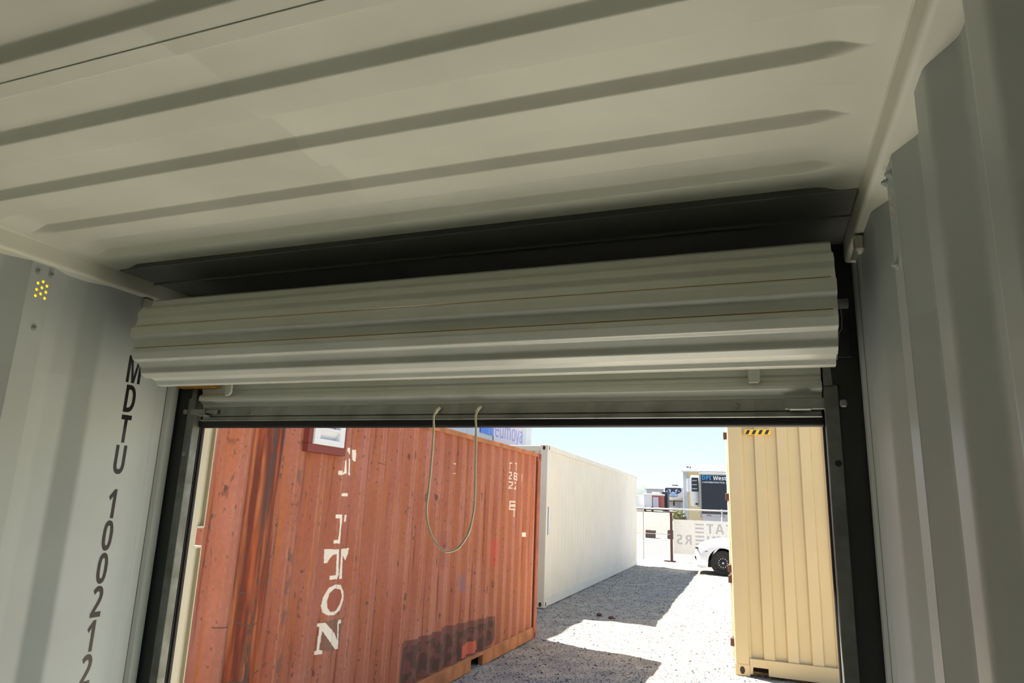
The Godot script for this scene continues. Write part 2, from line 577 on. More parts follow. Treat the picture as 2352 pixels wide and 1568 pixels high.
	part(bw, "corrugated_panel", fin(bs), M.paint)
	part(bw, "outer_skin", bx(-1.22, -0.1, BACK + 0.06, 1.22, HC + 0.045, BACK + 0.07), M.cream)
	# door frame: dark jambs, header and the cream posts outside with their cut lips
	for side in [-1, 1]:
		var t := struct_node("trim_1" if side < 0 else "trim_2", "dark steel door jamb beside the roller guide")
		part(t, "jamb_plate", bx(side * 1.105, 0.0, 0.0, side * 1.21, HC, 0.048, 0.002), M.dark)
		part(t, "edge_gasket", bx(side * 1.0835, 0.0, -0.004, side * 1.108, 1.99, 0.012, 0.003), M.rubber)
		part(t, "gasket_bead", bx(side * 1.088, 0.0, 0.012, side * 1.094, 1.99, 0.019, 0.002), M.rubber)
		var po := struct_node("trim_3" if side < 0 else "trim_4", "cream corner post of the container outside the roller door")
		part(po, "post", bx(side * 1.148, -0.1, -0.098, side * 1.24, HC, 0.0, 0.003), M.cream)
		for yy in [[-0.1, 1.43], [1.505, HC]]:
			var js := S()
			bxs(js, side * 1.162, yy[0], -0.127, side * 1.2, yy[1], -0.096, 0.002)
			bxs(js, side * 1.146, yy[0], -0.131, side * 1.2, yy[1], -0.125, 0.001)
			for ye in [yy[0], yy[1]]:
				bxs(js, side * 1.147, ye - 0.004, -0.13, side * 1.2, ye + 0.004, -0.09, 0.001)
			part(po, "hinge_guard", fin(js), M.cream)
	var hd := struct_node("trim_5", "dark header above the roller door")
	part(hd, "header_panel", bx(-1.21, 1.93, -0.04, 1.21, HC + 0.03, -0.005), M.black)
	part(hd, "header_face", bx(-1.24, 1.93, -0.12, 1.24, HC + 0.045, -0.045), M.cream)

# straight slope with short rounded ends
func soft(u: float) -> float:
	var r := 0.14
	if u < r: return u * u / (2.0 * r) / (1.0 - r)
	if u > 1.0 - r: return 1.0 - (1.0 - u) * (1.0 - u) / (2.0 * r) / (1.0 - r)
	return (u - r * 0.5) / (1.0 - r)

func dent(x: float, z: float, zs: float) -> float:
	var t := fposmod(z - zs, 0.2095)
	# rises steeply, flat, falls steeply
	var s := 0.0
	if t < 0.022: s = soft(t / 0.022)
	elif t < 0.111: s = 1.0
	elif t < 0.133: s = 1.0 - soft((t - 0.111) / 0.022)
	var end := 1.13 - 0.05 * (1.0 - s)
	var e := 1.0 - smoothstep(end - 0.075, end, absf(x))
	return 0.021 * s * e

func number(w: Node3D) -> void:
	var root := Node3D.new()
	root.name = "number_lettering"
	root.set_meta("label", "black upright number painted down the wall")
	w.add_child(root)
	var rows := [["M", 2.058], ["D", 1.953], ["T", 1.846], ["U", 1.738], ["1", 1.589], ["0", 1.4826], ["0", 1.376], ["2", 1.270], ["1", 1.1635], ["2", 1.057], ["2", 0.95]]
	for r in rows:
		var o := part(root, "letter" if r[0] in ["M", "D", "T", "U"] else "numeral", text_mesh(r[0], 0.135, 0.0008, true), M.ink)
		o.scale = Vector3(0.58, 1.0, 1.0)
		o.rotation.y = PI / 2
		o.position = Vector3(-XW + 0.0004, r[1], 0.262)

# ------------------------------------------------------------------ roller door, rope
func roller_door() -> void:
	var t := thing("roller_door", "light grey ribbed steel roller door coiled up above the opening", "roller door")
	var yc := 2.142; var zc := 0.30
	var xl := -1.003; var xr := 1.098
	# coil: ribbed outer turn
	var prof := []
	for turn in 12:
		var a0 := 69.0 + 30.0 * turn
		for q in [[10.0, 0.0], [15.0, 1.0], [25.0, 1.0], [30.0, 0.0]]:
			prof.append(Vector2(deg_to_rad(a0 + q[0]), 0.1405 + 0.0125 * q[1]))
	prof.append(prof[0] + Vector2(TAU, 0))
	var xy := []
	for p in prof: xy.append(Vector2(cos(p.x) * p.y, sin(p.x) * p.y))
	var rr := rounded(xy, 0.0035, 3)
	var st := S(true)
	for i in rr.size() - 1:
		var a := Vector3(0, yc + rr[i].x, zc + rr[i].y); var b := Vector3(0, yc + rr[i + 1].x, zc + rr[i + 1].y)
		Q(st, Vector3(xl, a.y, a.z), Vector3(xr, a.y, a.z), Vector3(xr, b.y, b.z), Vector3(xl, b.y, b.z))
	var roll := part(t, "coiled_curtain", fin(st), M.curtain)
	for gl in [[49.0, 0.1425], [79.5, 0.142], [109.5, 0.142]]:
		var gs := S(true)
		var ga: float = deg_to_rad(gl[0])
		var gp := Vector3(xl + 0.01, yc + cos(ga) * gl[1], zc + sin(ga) * gl[1])
		tube(gs, [gp, gp + Vector3(xr - xl - 0.02, 0, 0)], 0.0017, 6)
		part(roll, "grime_line", fin(gs), M.grime, "thin brown grease line between the ribs")
	# inner turns seen from the ends, slightly offset
	for e in [[xl + 0.012, 0.128], [xr - 0.012, 0.128]]:
		var s2 := S()
		lathe(s2, [Vector2(0.05, 0), Vector2(0.128, 0), Vector2(0.135, -0.004)], Vector3(e[0], yc, zc), Vector3(1, 0, 0), 36)
		part(roll, "inner_turns", fin(s2), M.galv)
	var ax := S(true)
	lathe(ax, [Vector2(0.0, -0.13), Vector2(0.012, -0.13), Vector2(0.012, 2.138), Vector2(0.0, 2.138)], Vector3(xl, yc, zc), Vector3(1, 0, 0), 14)
	part(t, "axle", fin(ax), M.steel)
	for s in [-1, 1]:
		var br := S()
		bxs(br, s * 1.118, 2.1, 0.04, s * 1.126, 2.19, 0.12, 0.002)
		bxs(br, s * 1.126, 2.06, 0.045, s * 1.165, 2.2, 0.053, 0.002)
		part(t, "bracket", fin(br), M.dark)
	# hanging part of the curtain
	var cs := [Vector2(2.18, 0.149), Vector2(2.125, 0.128), Vector2(2.09, 0.082), Vector2(2.078, 0.063), Vector2(2.064, 0.061), Vector2(2.058, 0.05), Vector2(2.016, 0.05), Vector2(2.013, 0.045), Vector2(2.0, 0.045), Vector2(1.998, 0.054), Vector2(1.988, 0.061), Vector2(1.976, 0.058), Vector2(1.969, 0.044), Vector2(1.962, 0.036), Vector2(1.95, 0.034)]
	var rc := rounded(cs, 0.003, 3)
	var s3 := S(true)
	for i in rc.size() - 1:
		Q(s3, Vector3(-1.073, rc[i].x, rc[i].y), Vector3(1.085, rc[i].x, rc[i].y), Vector3(1.085, rc[i + 1].x, rc[i + 1].y), Vector3(-1.073, rc[i + 1].x, rc[i + 1].y))
	part(t, "hanging_curtain", fin(s3), M.curtain)
	# bottom bar: flat flange, returned lip, seal
	var bb := S()
	bxs(bb, -1.068, 1.918, 0.033, 1.083, 1.952, 0.04, 0.0015)
	bxs(bb, -1.068, 1.905, 0.0, 1.083, 1.9185, 0.034, 0.002)
	bxs(bb, -1.068, 1.9, 0.022, 1.083, 1.9055, 0.046, 0.002)
	var bar := part(t, "bottom_bar", fin(bb), M.steel, "bare metal bottom bar of the door")
	for sx in [-0.848, 0.864]:
		var sc := S()
		lathe(sc, [Vector2(0, 0.004), Vector2(0.006, 0.003), Vector2(0.0095, 0.0)], Vector3(sx, 1.9335, 0.04), Vector3(0, 0, 1), 12)
		box(sc, Vector3(sx, 1.9335, 0.0438), Vector3(0.009, 0.0018, 0.0012), 0.0003)
		box(sc, Vector3(sx, 1.9335, 0.0438), Vector3(0.0018, 0.009, 0.0012), 0.0003)
		part(bar, "screw", fin(sc), M.bolt)
	var sl := S(true)
	var sp := rounded([Vector2(1.902, 0.006), Vector2(1.876, 0.006), Vector2(1.876, 0.03), Vector2(1.902, 0.034)], 0.01, 4)
	for i in sp.size() - 1:
		Q(sl, Vector3(-1.083, sp[i].x, sp[i].y), Vector3(1.085, sp[i].x, sp[i].y), Vector3(1.085, sp[i + 1].x, sp[i + 1].y), Vector3(-1.083, sp[i + 1].x, sp[i + 1].y))
	part(t, "rubber_seal", fin(sl), M.rubber, "black rubber seal under the bottom bar")
	# slide bolts at both ends of the bar
	for s in [-1, 1]:
		var sb := S()
		if s < 0:
			bxs(sb, -1.108, 1.922, 0.04, -1.04, 1.946, 0.058, 0.003)
			bxs(sb, -1.045, 1.926, 0.04, -0.985, 1.944, 0.052, 0.004)
			bxs(sb, -1.05, 1.915, 0.042, -1.02, 1.923, 0.075, 0.003)
		else:
			bxs(sb, 0.988, 1.921, 0.04, 1.095, 1.953, 0.048, 0.002)
			bxs(sb, 1.0, 1.917, 0.042, 1.055, 1.923, 0.072, 0.002)
		part(t, "slide_bolt", fin(sb), M.steel)
	# stop tabs
	for s in [-1, 1]:
		var tb := S()
		var cx := -0.918 if s < 0 else 0.912
		var tp := PV([-0.012, 0.05, 0.012, 0.05, 0.012, -0.01, 0.006, -0.02, -0.012, -0.024])
		if s > 0: tp = PV([-0.017, 0.05, 0.017, 0.05, 0.017, -0.014, 0.012, -0.02, -0.013, -0.02])
		extr(tb, tp, Vector3(cx, 2.012, 0.072), Vector3(1, 0, 0), Vector3(0, 1, 0), Vector3(0, 0.1, 1).normalized(), 0.01)
		part(t, "stop_tab", fin(tb), M.curtain)
	# guides
	for s in [-1, 1]:
		var g := S()
		bxs(g, s * 1.089, 0.02, 0.05, s * 1.124, 1.985, 0.056, 0.0015)
		bxs(g, s * 1.118, 0.02, 0.0, s * 1.124, 1.985, 0.053, 0.0015)
		bxs(g, s * 1.089, 0.02, 0.02, s * 1.093, 1.985, 0.053, 0.001)
		var fl := PV([1.089, 1.98, 1.112, 1.98, 1.108, 2.05, 1.09, 2.05])
		if s < 0:
			for i in fl.size(): fl[i].x = -fl[i].x
		extr(g, fl, Vector3(0, 0, 0.05), Vector3(1, 0, 0), Vector3(0, 1, 0), Vector3(0, 0, 1), 0.006)
		var gd := part(t, "guide_rail", fin(g), M.galv, "galvanised guide rail of the door")
		part(gd, "fixing_nut", bx(s * 1.126, 1.925, 0.046, s * 1.144, 1.945, 0.06, 0.004), M.bolt)
		for yy in ([1.777, 0.9] if s > 0 else [1.775, 0.9]):
			var hm := S()
			lathe(hm, [Vector2(0, 0.0006), Vector2(0.0085, 0.0006), Vector2(0.0085, 0.0)], Vector3(s * 1.112, yy, 0.056), Vector3(0, 0, 1), 16)
			part(gd, "bolt_hole", fin(hm), M.black if s > 0 else M.bolt)
	# spring anchor under the coil at the number side, and a loose wire at the other
	var an := S()
	bxs(an, -1.148, 2.02, 0.06, -0.985, 2.027, 0.1, 0.001)
	bxs(an, -1.148, 2.025, 0.058, -0.985, 2.045, 0.064, 0.001)
	tube(an, [Vector3(-0.99, 2.03, 0.07), Vector3(-0.978, 2.03, 0.07)], 0.008)
	part(t, "spring_anchor", fin(an), M.brass, "yellow zinc-plated spring anchor bar")
	var wi := S(true)
	tube(wi, [Vector3(1.104, 2.16, 0.33), Vector3(1.113, 2.13, 0.335), Vector3(1.116, 2.1, 0.33), Vector3(1.115, 2.075, 0.32), Vector3(1.108, 2.066, 0.318), Vector3(1.107, 2.05, 0.31), Vector3(1.102, 2.005, 0.3)], 0.0012, 6)
	part(t, "spring_wire", fin(wi), M.steel)
	# pull rope
	var rp := thing("pull_rope", "thin pale pull rope looped from the door's bottom bar", "rope")
	var key := [Vector3(-0.068, 1.932, 0.048), Vector3(-0.078, 1.91, 0.055), Vector3(-0.077, 1.868, 0.052), Vector3(-0.079, 1.76, 0.05), Vector3(-0.083, 1.68, 0.05), Vector3(-0.086, 1.63, 0.05), Vector3(-0.084, 1.59, 0.05), Vector3(-0.066, 1.54, 0.05), Vector3(-0.035, 1.502, 0.05), Vector3(-0.008, 1.49, 0.05), Vector3(0.026, 1.5, 0.05), Vector3(0.056, 1.535, 0.05), Vector3(0.07, 1.575, 0.05), Vector3(0.078, 1.64, 0.05), Vector3(0.076, 1.76, 0.051), Vector3(0.073, 1.868, 0.052), Vector3(0.071, 1.91, 0.055), Vector3(0.078, 1.934, 0.048)]
	var cv := Curve3D.new()
	for i in key.size():
		var tg: Vector3 = (key[mini(i + 1, key.size() - 1)] - key[maxi(i - 1, 0)]) / 6.0
		cv.add_point(key[i], -tg, tg)
	cv.bake_interval = 0.008
	var pts := []
	for p in cv.get_baked_points(): pts.append(p)
	for off in [Vector3(-0.0014, 0, 0), Vector3(0.0014, -0.0012, 0.001)]:
		var rs := S(true)
		var pp := []
		for i in pts.size():
			var w := cos(i * 0.55)
			pp.append(pts[i] + off * (1.0 + 0.25 * w))
		tube(rs, pp, 0.0026, 6)
		part(rp, "strand", fin(rs), M.rope)
	for kx in [[-0.068, 1.932], [0.078, 1.934]]:
		var ks := S(true)
		tube(ks, [Vector3(kx[0] - 0.008, kx[1] - 0.01, 0.047), Vector3(kx[0], kx[1] - 0.002, 0.053), Vector3(kx[0] + 0.006, kx[1] + 0.006, 0.046)], 0.0055, 8)
		part(rp, "knot", fin(ks), M.rope)

# ------------------------------------------------------------------ container parts
# casting with an oval opening on its +z-like faces; box from 0 to size in the local frame
func casting(t: Node3D, m: Material, c: Vector3, s: Vector3, faces: Array) -> void:
	var st := S()
	box(st, c, s, 0.006)
	var o := part(t, "corner_casting", fin(st), m)
	for f in faces:
		var n: Vector3 = f
		var u := Vector3(0, 1, 0)
		var v := n.cross(u)
		var d: float = absf(n.dot(s)) * 0.5 + 0.0012
		var prev := Vector3.ZERO
		var hs := S()
		for k in 17:
			var a := TAU * k / 16.0
			var p := c + n * d + u * sin(a) * 0.04 + v * cos(a) * 0.027
			if k > 0: tri_out(hs, c + n * d, prev, p, c)
			prev = p
		part(o, "lifting_hole", fin(hs), M.hole)

# plain container in a local frame: x 0..-w (right side at 0), z 0..-l (near end at 0), y 0..h
func container(t: Node3D, w: float, h: float, l: float, m: Material, opts := {}) -> void:
	var post := 0.16
	var post_z: float = 0.13 if opts.has("gap") else 0.18
	var rail_t: float = opts.get("rail_t", 0.10)
	var rail_b := 0.16
	var side_m: Material = opts.get("side_m", m)
	var dep: float = opts.get("depth", 0.036)
	for sx in [0.0, -w]:
		var nd := Vector3(-1, 0, 0) if sx == 0.0 else Vector3(1, 0, 0)
		var st := S(true)
		var gap: float = opts.get("gap", 0.0)
		var pr := rounded(corr_prof(maxf(post, post_z) + gap, l - maxf(post, post_z) - gap, opts.get("pitch", 0.278), opts.get("flat", 0.072), 0.068, dep, opts.get("first", 0.05)), 0.008, 2)
		sheet(st, pr, Vector3(sx, 0, 0) + nd * 0.012, Vector3(0, 0, -1), nd, rail_b, h - rail_t, l, h)
		part(t, "side_panel", fin(st), side_m)
		var e := nd * 0.06
		part(t, "top_rail", bx(sx, h - rail_t, -0.179, sx + e.x, h - 0.005, -l + 0.179), opts.get("rail_m", m))
		var gaps: Array = opts.get("pockets", [])
		var z := -0.179
		for g in gaps:
			part(t, "bottom_rail", bx(sx, 0.012, z, sx + e.x, rail_b, g[0]), opts.get("rail_m", m))
			var pk := S()
			bxs(pk, sx, rail_b - 0.035, g[0], sx + e.x, rail_b, g[1], 0.002)
			part(t, "bottom_rail", fin(pk), opts.get("rail_m", m))
			z = g[1]
		part(t, "bottom_rail", bx(sx, 0.012, z, sx + e.x, rail_b, -l + 0.179), opts.get("rail_m", m))
	if opts.has("gap"):
		part(t, "inner_lining", bx(-0.09, 0.14, -0.1, -0.1, h - 0.08, -l + 0.1), m)
	for sz in [0.0, -l]:
		var nz: float = -1.0 if sz == 0.0 else 1.0
		for sx in [0.0, -w]:
			var nx: float = -1.0 if sx == 0.0 else 1.0
			part(t, "corner_post", bx(sx + nx * 0.004, 0.1, sz + nz * 0.004, sx + nx * post, h - 0.1, sz + nz * post_z, 0.01), opts.get("post_m", m))
			for yy in [0.0, h - 0.118]:
				casting(t, opts.get("post_m", m), Vector3(sx + nx * 0.081, yy + 0.059, sz + nz * 0.089), Vector3(0.162, 0.118, 0.178), [Vector3(-nx, 0, 0), Vector3(0, 0, -nz)])
		part(t, "end_header", bx(-post, h - 0.115, sz + nz * 0.01, -w + post, h - 0.02, sz + nz * 0.1), m)
		part(t, "end_sill", bx(-post, 0.012, sz + nz * 0.01, -w + post, 0.15, sz + nz * 0.1), m)
		var es := S(true)
		sheet(es, rounded(corr_prof(post, w - post, 0.25, 0.11, 0.018, 0.045), 0.008, 2), Vector3(0, 0, sz + nz * 0.03), Vector3(-1, 0, 0), Vector3(0, 0, nz), 0.14, h - 0.11)
		part(t, "end_panel", fin(es), m)
	part(t, "roof", bx(-0.03, h - 0.03, -0.1, -w + 0.03, h - 0.008, -l + 0.1), m)
	part(t, "underframe", bx(-0.08, 0.1, -0.1, -w + 0.08, 0.16, -l + 0.1), m)

# ------------------------------------------------------------------ rust-red container
const RL := 6.82
const RH := 2.5
const RZ := -0.6     # near end

func fill(im: Image, poly: PackedVector2Array, c: Color, a := 1.0, nz: FastNoiseLite = null, cut := -2.0) -> void:
	# poly in metres: (z, y) in the world; image spans RL x RH
	var w := im.get_width(); var h := im.get_height()
	var q := PackedVector2Array()
	var lo := Vector2(1e9, 1e9); var hi := -lo
	for p in poly:
		var v := Vector2((RZ - p.x) / RL * w, (1.0 - (p.y - RY(p.x)) / RH) * h)
		q.append(v)
		lo = lo.min(v); hi = hi.max(v)
	for y in range(maxi(0, int(lo.y)), mini(h, int(hi.y) + 1)):
		for x in range(maxi(0, int(lo.x)), mini(w, int(hi.x) + 1)):
			if Geometry2D.is_point_in_polygon(Vector2(x + 0.5, y + 0.5), q):
				var k := a
				if nz != null:
					var v := nz.get_noise_2d(x, y)
					if v < cut: continue
					k = a * clampf((v - cut) * 5.0, 0.0, 1.0)
				im.set_pixel(x, y, im.get_pixel(x, y).lerp(c, k))

func RY(z: float) -> float:
	return gy(z)

func stroke(im: Image, pts: Array, wd: float, c: Color) -> void:
	for i in range(0, pts.size() - 2, 2):
		var a := Vector2(pts[i], pts[i + 1]); var b := Vector2(pts[i + 2], pts[i + 3])
		var d := (b - a).normalized() * wd * 0.5
		var n := Vector2(-d.y, d.x)
		fill(im, PackedVector2Array([a - d + n, b + d + n, b + d - n, a - d - n]), c)

func rust_paint() -> StandardMaterial3D:
	var w := 1792; var h := 700
	var im := Image.create(w, h, false, Image.FORMAT_RGB8)
	var ns := FastNoiseLite.new(); ns.seed = 41; ns.frequency = 0.03; ns.fractal_octaves = 4
	var nb := FastNoiseLite.new(); nb.seed = 42; nb.frequency = 0.004; nb.fractal_octaves = 3
	var nf := FastNoiseLite.new(); nf.seed = 43; nf.frequency = 0.09; nf.fractal_octaves = 3
	var nv := FastNoiseLite.new(); nv.seed = 45; nv.frequency = 0.06; nv.fractal_octaves = 4
	var base := rgb(161, 90, 66)
	var pink := rgb(171, 106, 87)
	var orange := rgb(171, 98, 54)
	var chalk_light := rgb(182, 126, 100)
	var old := rgb(78, 56, 50)
	var deep := rgb(124, 56, 34)
	for y in h:
		for x in w:
			var b := nb.get_noise_2d(x, y * 0.6)
			var s := ns.get_noise_2d(x * 1.6, y * 0.10)
			var f := nf.get_noise_2d(x, y * 0.5)
			var v := nv.get_noise_2d(x * 1.2, y * 0.05)
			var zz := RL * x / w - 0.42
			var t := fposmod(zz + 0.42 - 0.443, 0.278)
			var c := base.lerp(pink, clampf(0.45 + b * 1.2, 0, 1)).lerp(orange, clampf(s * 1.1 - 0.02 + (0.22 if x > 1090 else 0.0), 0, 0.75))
			# chalky wear with grain on the rib folds, doubling as painted-in rib light
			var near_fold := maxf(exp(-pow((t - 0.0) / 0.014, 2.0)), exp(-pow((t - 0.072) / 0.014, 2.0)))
			c = c.lerp(chalk_light, clampf(near_fold * (0.45 + v * 1.4 + f * 0.6), 0, 0.75))
			# streaky rust bleeding in the recesses' corners, also deepening the painted rib shading
			var cor := maxf(exp(-pow((t - 0.14) / 0.012, 2.0)), exp(-pow((t - 0.21) / 0.012, 2.0)))
			c = c.lerp(orange, clampf(cor * (0.35 + s * 1.6), 0, 0.8)).lerp(deep, clampf(cor * (v * 2.2 - 0.15), 0, 0.7))
			c = c.lerp(old, clampf((f + v * 0.5 - 0.46) * 2.4, 0, 0.7))
			# heavily rusted ribs by the near end
			if zz > 0.38 and zz < 0.86:
				var edge := 0.02 * s
				var k := smoothstep(0.42, 0.45, zz + edge) * (1.0 - smoothstep(0.73, 0.76, zz + edge))
				var r := rgb(162, 74, 30).lerp(rgb(104, 42, 20), clampf(0.35 + v * 1.7 + b, 0, 1)).lerp(rgb(186, 112, 66), clampf(s * 1.6 - 0.1, 0, 0.8))
				var dark := exp(-pow((zz + edge * 1.5 - 0.60) / 0.022, 2.0)) + 0.8 * exp(-pow((zz - edge - 0.75) / 0.016, 2.0)) * clampf(0.5 + b * 2.0, 0, 1)
				r = r.lerp(rgb(70, 56, 56), clampf(dark * (0.75 + f * 0.9 + v), 0, 0.92))
				c = c.lerp(r, k)
				if zz >= 0.76: c = c.lerp(rgb(74, 54, 50), clampf(dark * (0.3 + v * 1.4), 0, 0.8))
			c = c * (1.0 + 0.06 * f)
			im.set_pixel(x, y, c)
	var nr := FastNoiseLite.new(); nr.seed = 44; nr.frequency = 0.025; nr.fractal_octaves = 4
	fill(im, PV([-1.9, 2.0, -1.96, 2.0, -1.97, 0.3, -1.91, 0.3]), rgb(104, 78, 66), 0.6, nr, 0.0)
	fill(im, PV([-1.24, 2.4, -1.30, 2.4, -1.29, 1.6, -1.25, 1.5]), rgb(110, 62, 48), 0.5, nr, 0.0)
	# scrapes along the lower part of the rusted ribs
	for ln in [[-1.30, 0.86, -1.44, 0.84], [-1.43, 0.86, -1.445, 0.60], [-1.445, 0.60, -1.43, 0.48], [-1.5, 0.86, -1.62, 0.82], [-1.62, 0.82, -1.76, 0.86], [-1.48, 0.52, -1.66, 0.50], [-1.66, 0.5, -1.78, 0.53], [-1.5, 1.03, -1.56, 1.02], [-2.97, 1.9, -3.07, 1.89]]:
		stroke(im, ln, 0.007, rgb(92, 66, 58))
	# big brown patch low on the far half
	fill(im, PV([-3.596, 0.376, -4.394, 0.353, -4.390, 0.382, -5.891, 0.285, -5.949, 0.061, -5.727, -0.02, -4.87, -0.05, -3.588, -0.05]), rgb(110, 64, 56), 0.92)
	fill(im, PV([-3.62, 0.33, -5.88, 0.24, -5.93, 0.06, -5.727, -0.02, -4.87, -0.05, -3.6, -0.05]), rgb(70, 50, 38), 0.7, nr, -0.12)
	fill(im, PV([-4.924, 0.124, -5.351, 0.117, -5.407, 0.0, -4.924, 0.0]), rgb(200, 92, 66), 0.9)
	fill(im, PV([-5.647, 1.161, -5.882, 1.151, -5.905, 0.842, -5.680, 0.860]), rgb(184, 78, 62), 0.75)
	fill(im, PV([-4.986, 1.153, -5.114, 1.147, -5.114, 0.910, -4.973, 0.921]), rgb(150, 78, 66), 0.5)
	fill(im, PV([-4.731, 0.843, -4.917, 0.826, -4.924, 0.655, -4.739, 0.676]), rgb(142, 104, 112), 0.75)
	fill(im, PV([-4.25, 1.3, -4.5, 1.3, -4.5, 0.95, -4.25, 0.95]), rgb(150, 84, 78), 0.4)
	# rust spots with runs below them
	var rng := RandomNumberGenerator.new()
	rng.seed = 77
	for i in 110:
		var z := rng.randf_range(-7.3, -1.1); var y := rng.randf_range(0.0, 2.25)
		var r := rng.randf_range(0.003, 0.011) * (2.2 if rng.randf() < 0.12 else 1.0)
		var pg := PackedVector2Array()
		for k in 9:
			var a := TAU * k / 9.0
			pg.append(Vector2(z + cos(a) * r * rng.randf_range(0.4, 1.3), y + sin(a) * r * rng.randf_range(0.8, 3.6)))
		fill(im, pg, rgb(84, 56, 46), 0.75)
		if rng.randf() < 0.7:
			fill(im, PackedVector2Array([Vector2(z - r * 0.7, y), Vector2(z + r * 0.7, y), Vector2(z + r * 0.2, y - rng.randf_range(0.08, 0.4))]), rgb(164, 84, 40), 0.55)
	# larger scars seen on the far half
	for sp in [[-3.62, 1.62, 0.05], [-3.86, 1.63, 0.04], [-4.1, 1.62, 0.05], [-3.85, 1.05, 0.05], [-4.25, 1.02, 0.04], [-3.6, 0.72, 0.07], [-5.05, 1.63, 0.04], [-5.25, 1.66, 0.05], [-5.55, 0.62, 0.04], [-5.75, 0.66, 0.05], [-3.75, 1.3, 0.05], [-4.95, 0.72, 0.03]]:
		var pg := PackedVector2Array()
		for k in 11:
			var a := TAU * k / 11.0
			pg.append(Vector2(sp[0] + cos(a) * sp[2] * rng.randf_range(0.25, 0.8), sp[1] + sin(a) * sp[2] * rng.randf_range(0.5, 1.7)))
		fill(im, pg, rgb(88, 58, 46), 0.8, nr, -0.25)
	# flaking down the letter column
	fill(im, PV([-2.49, 2.2, -2.53, 2.2, -2.54, 0.2, -2.50, 0.2]), rgb(150, 100, 60), 0.5, nr, 0.0)
	# painted letters, partly flaked
	var wl := rgb(238, 228, 210)
	fill(im, PV([-2.371, 0.723, -2.386, 0.725, -2.402, 0.727, -2.417, 0.729, -2.433, 0.731, -2.461, 0.73, -2.489, 0.73, -2.566, 0.719, -2.601, 0.717, -2.631, 0.717, -2.667, 0.709, -2.666, 0.693, -2.666, 0.677, -2.665, 0.662, -2.664, 0.646, -2.663, 0.63, -2.662, 0.615, -2.662, 0.599, -2.661, 0.583, -2.66, 0.568, -2.659, 0.552, -2.659, 0.537, -2.658, 0.521, -2.657, 0.506, -2.656, 0.49, -2.637, 0.492, -2.606, 0.497, -2.577, 0.501, -2.493, 0.519, -2.464, 0.524, -2.436, 0.528, -2.419, 0.53, -2.403, 0.531, -2.4, 0.547, -2.397, 0.563, -2.395, 0.579, -2.392, 0.595, -2.389, 0.611, -2.387, 0.627, -2.384, 0.643, -2.381, 0.659, -2.379, 0.675, -2.376, 0.691, -2.373, 0.707]), rgb(122, 92, 74), 0.8)
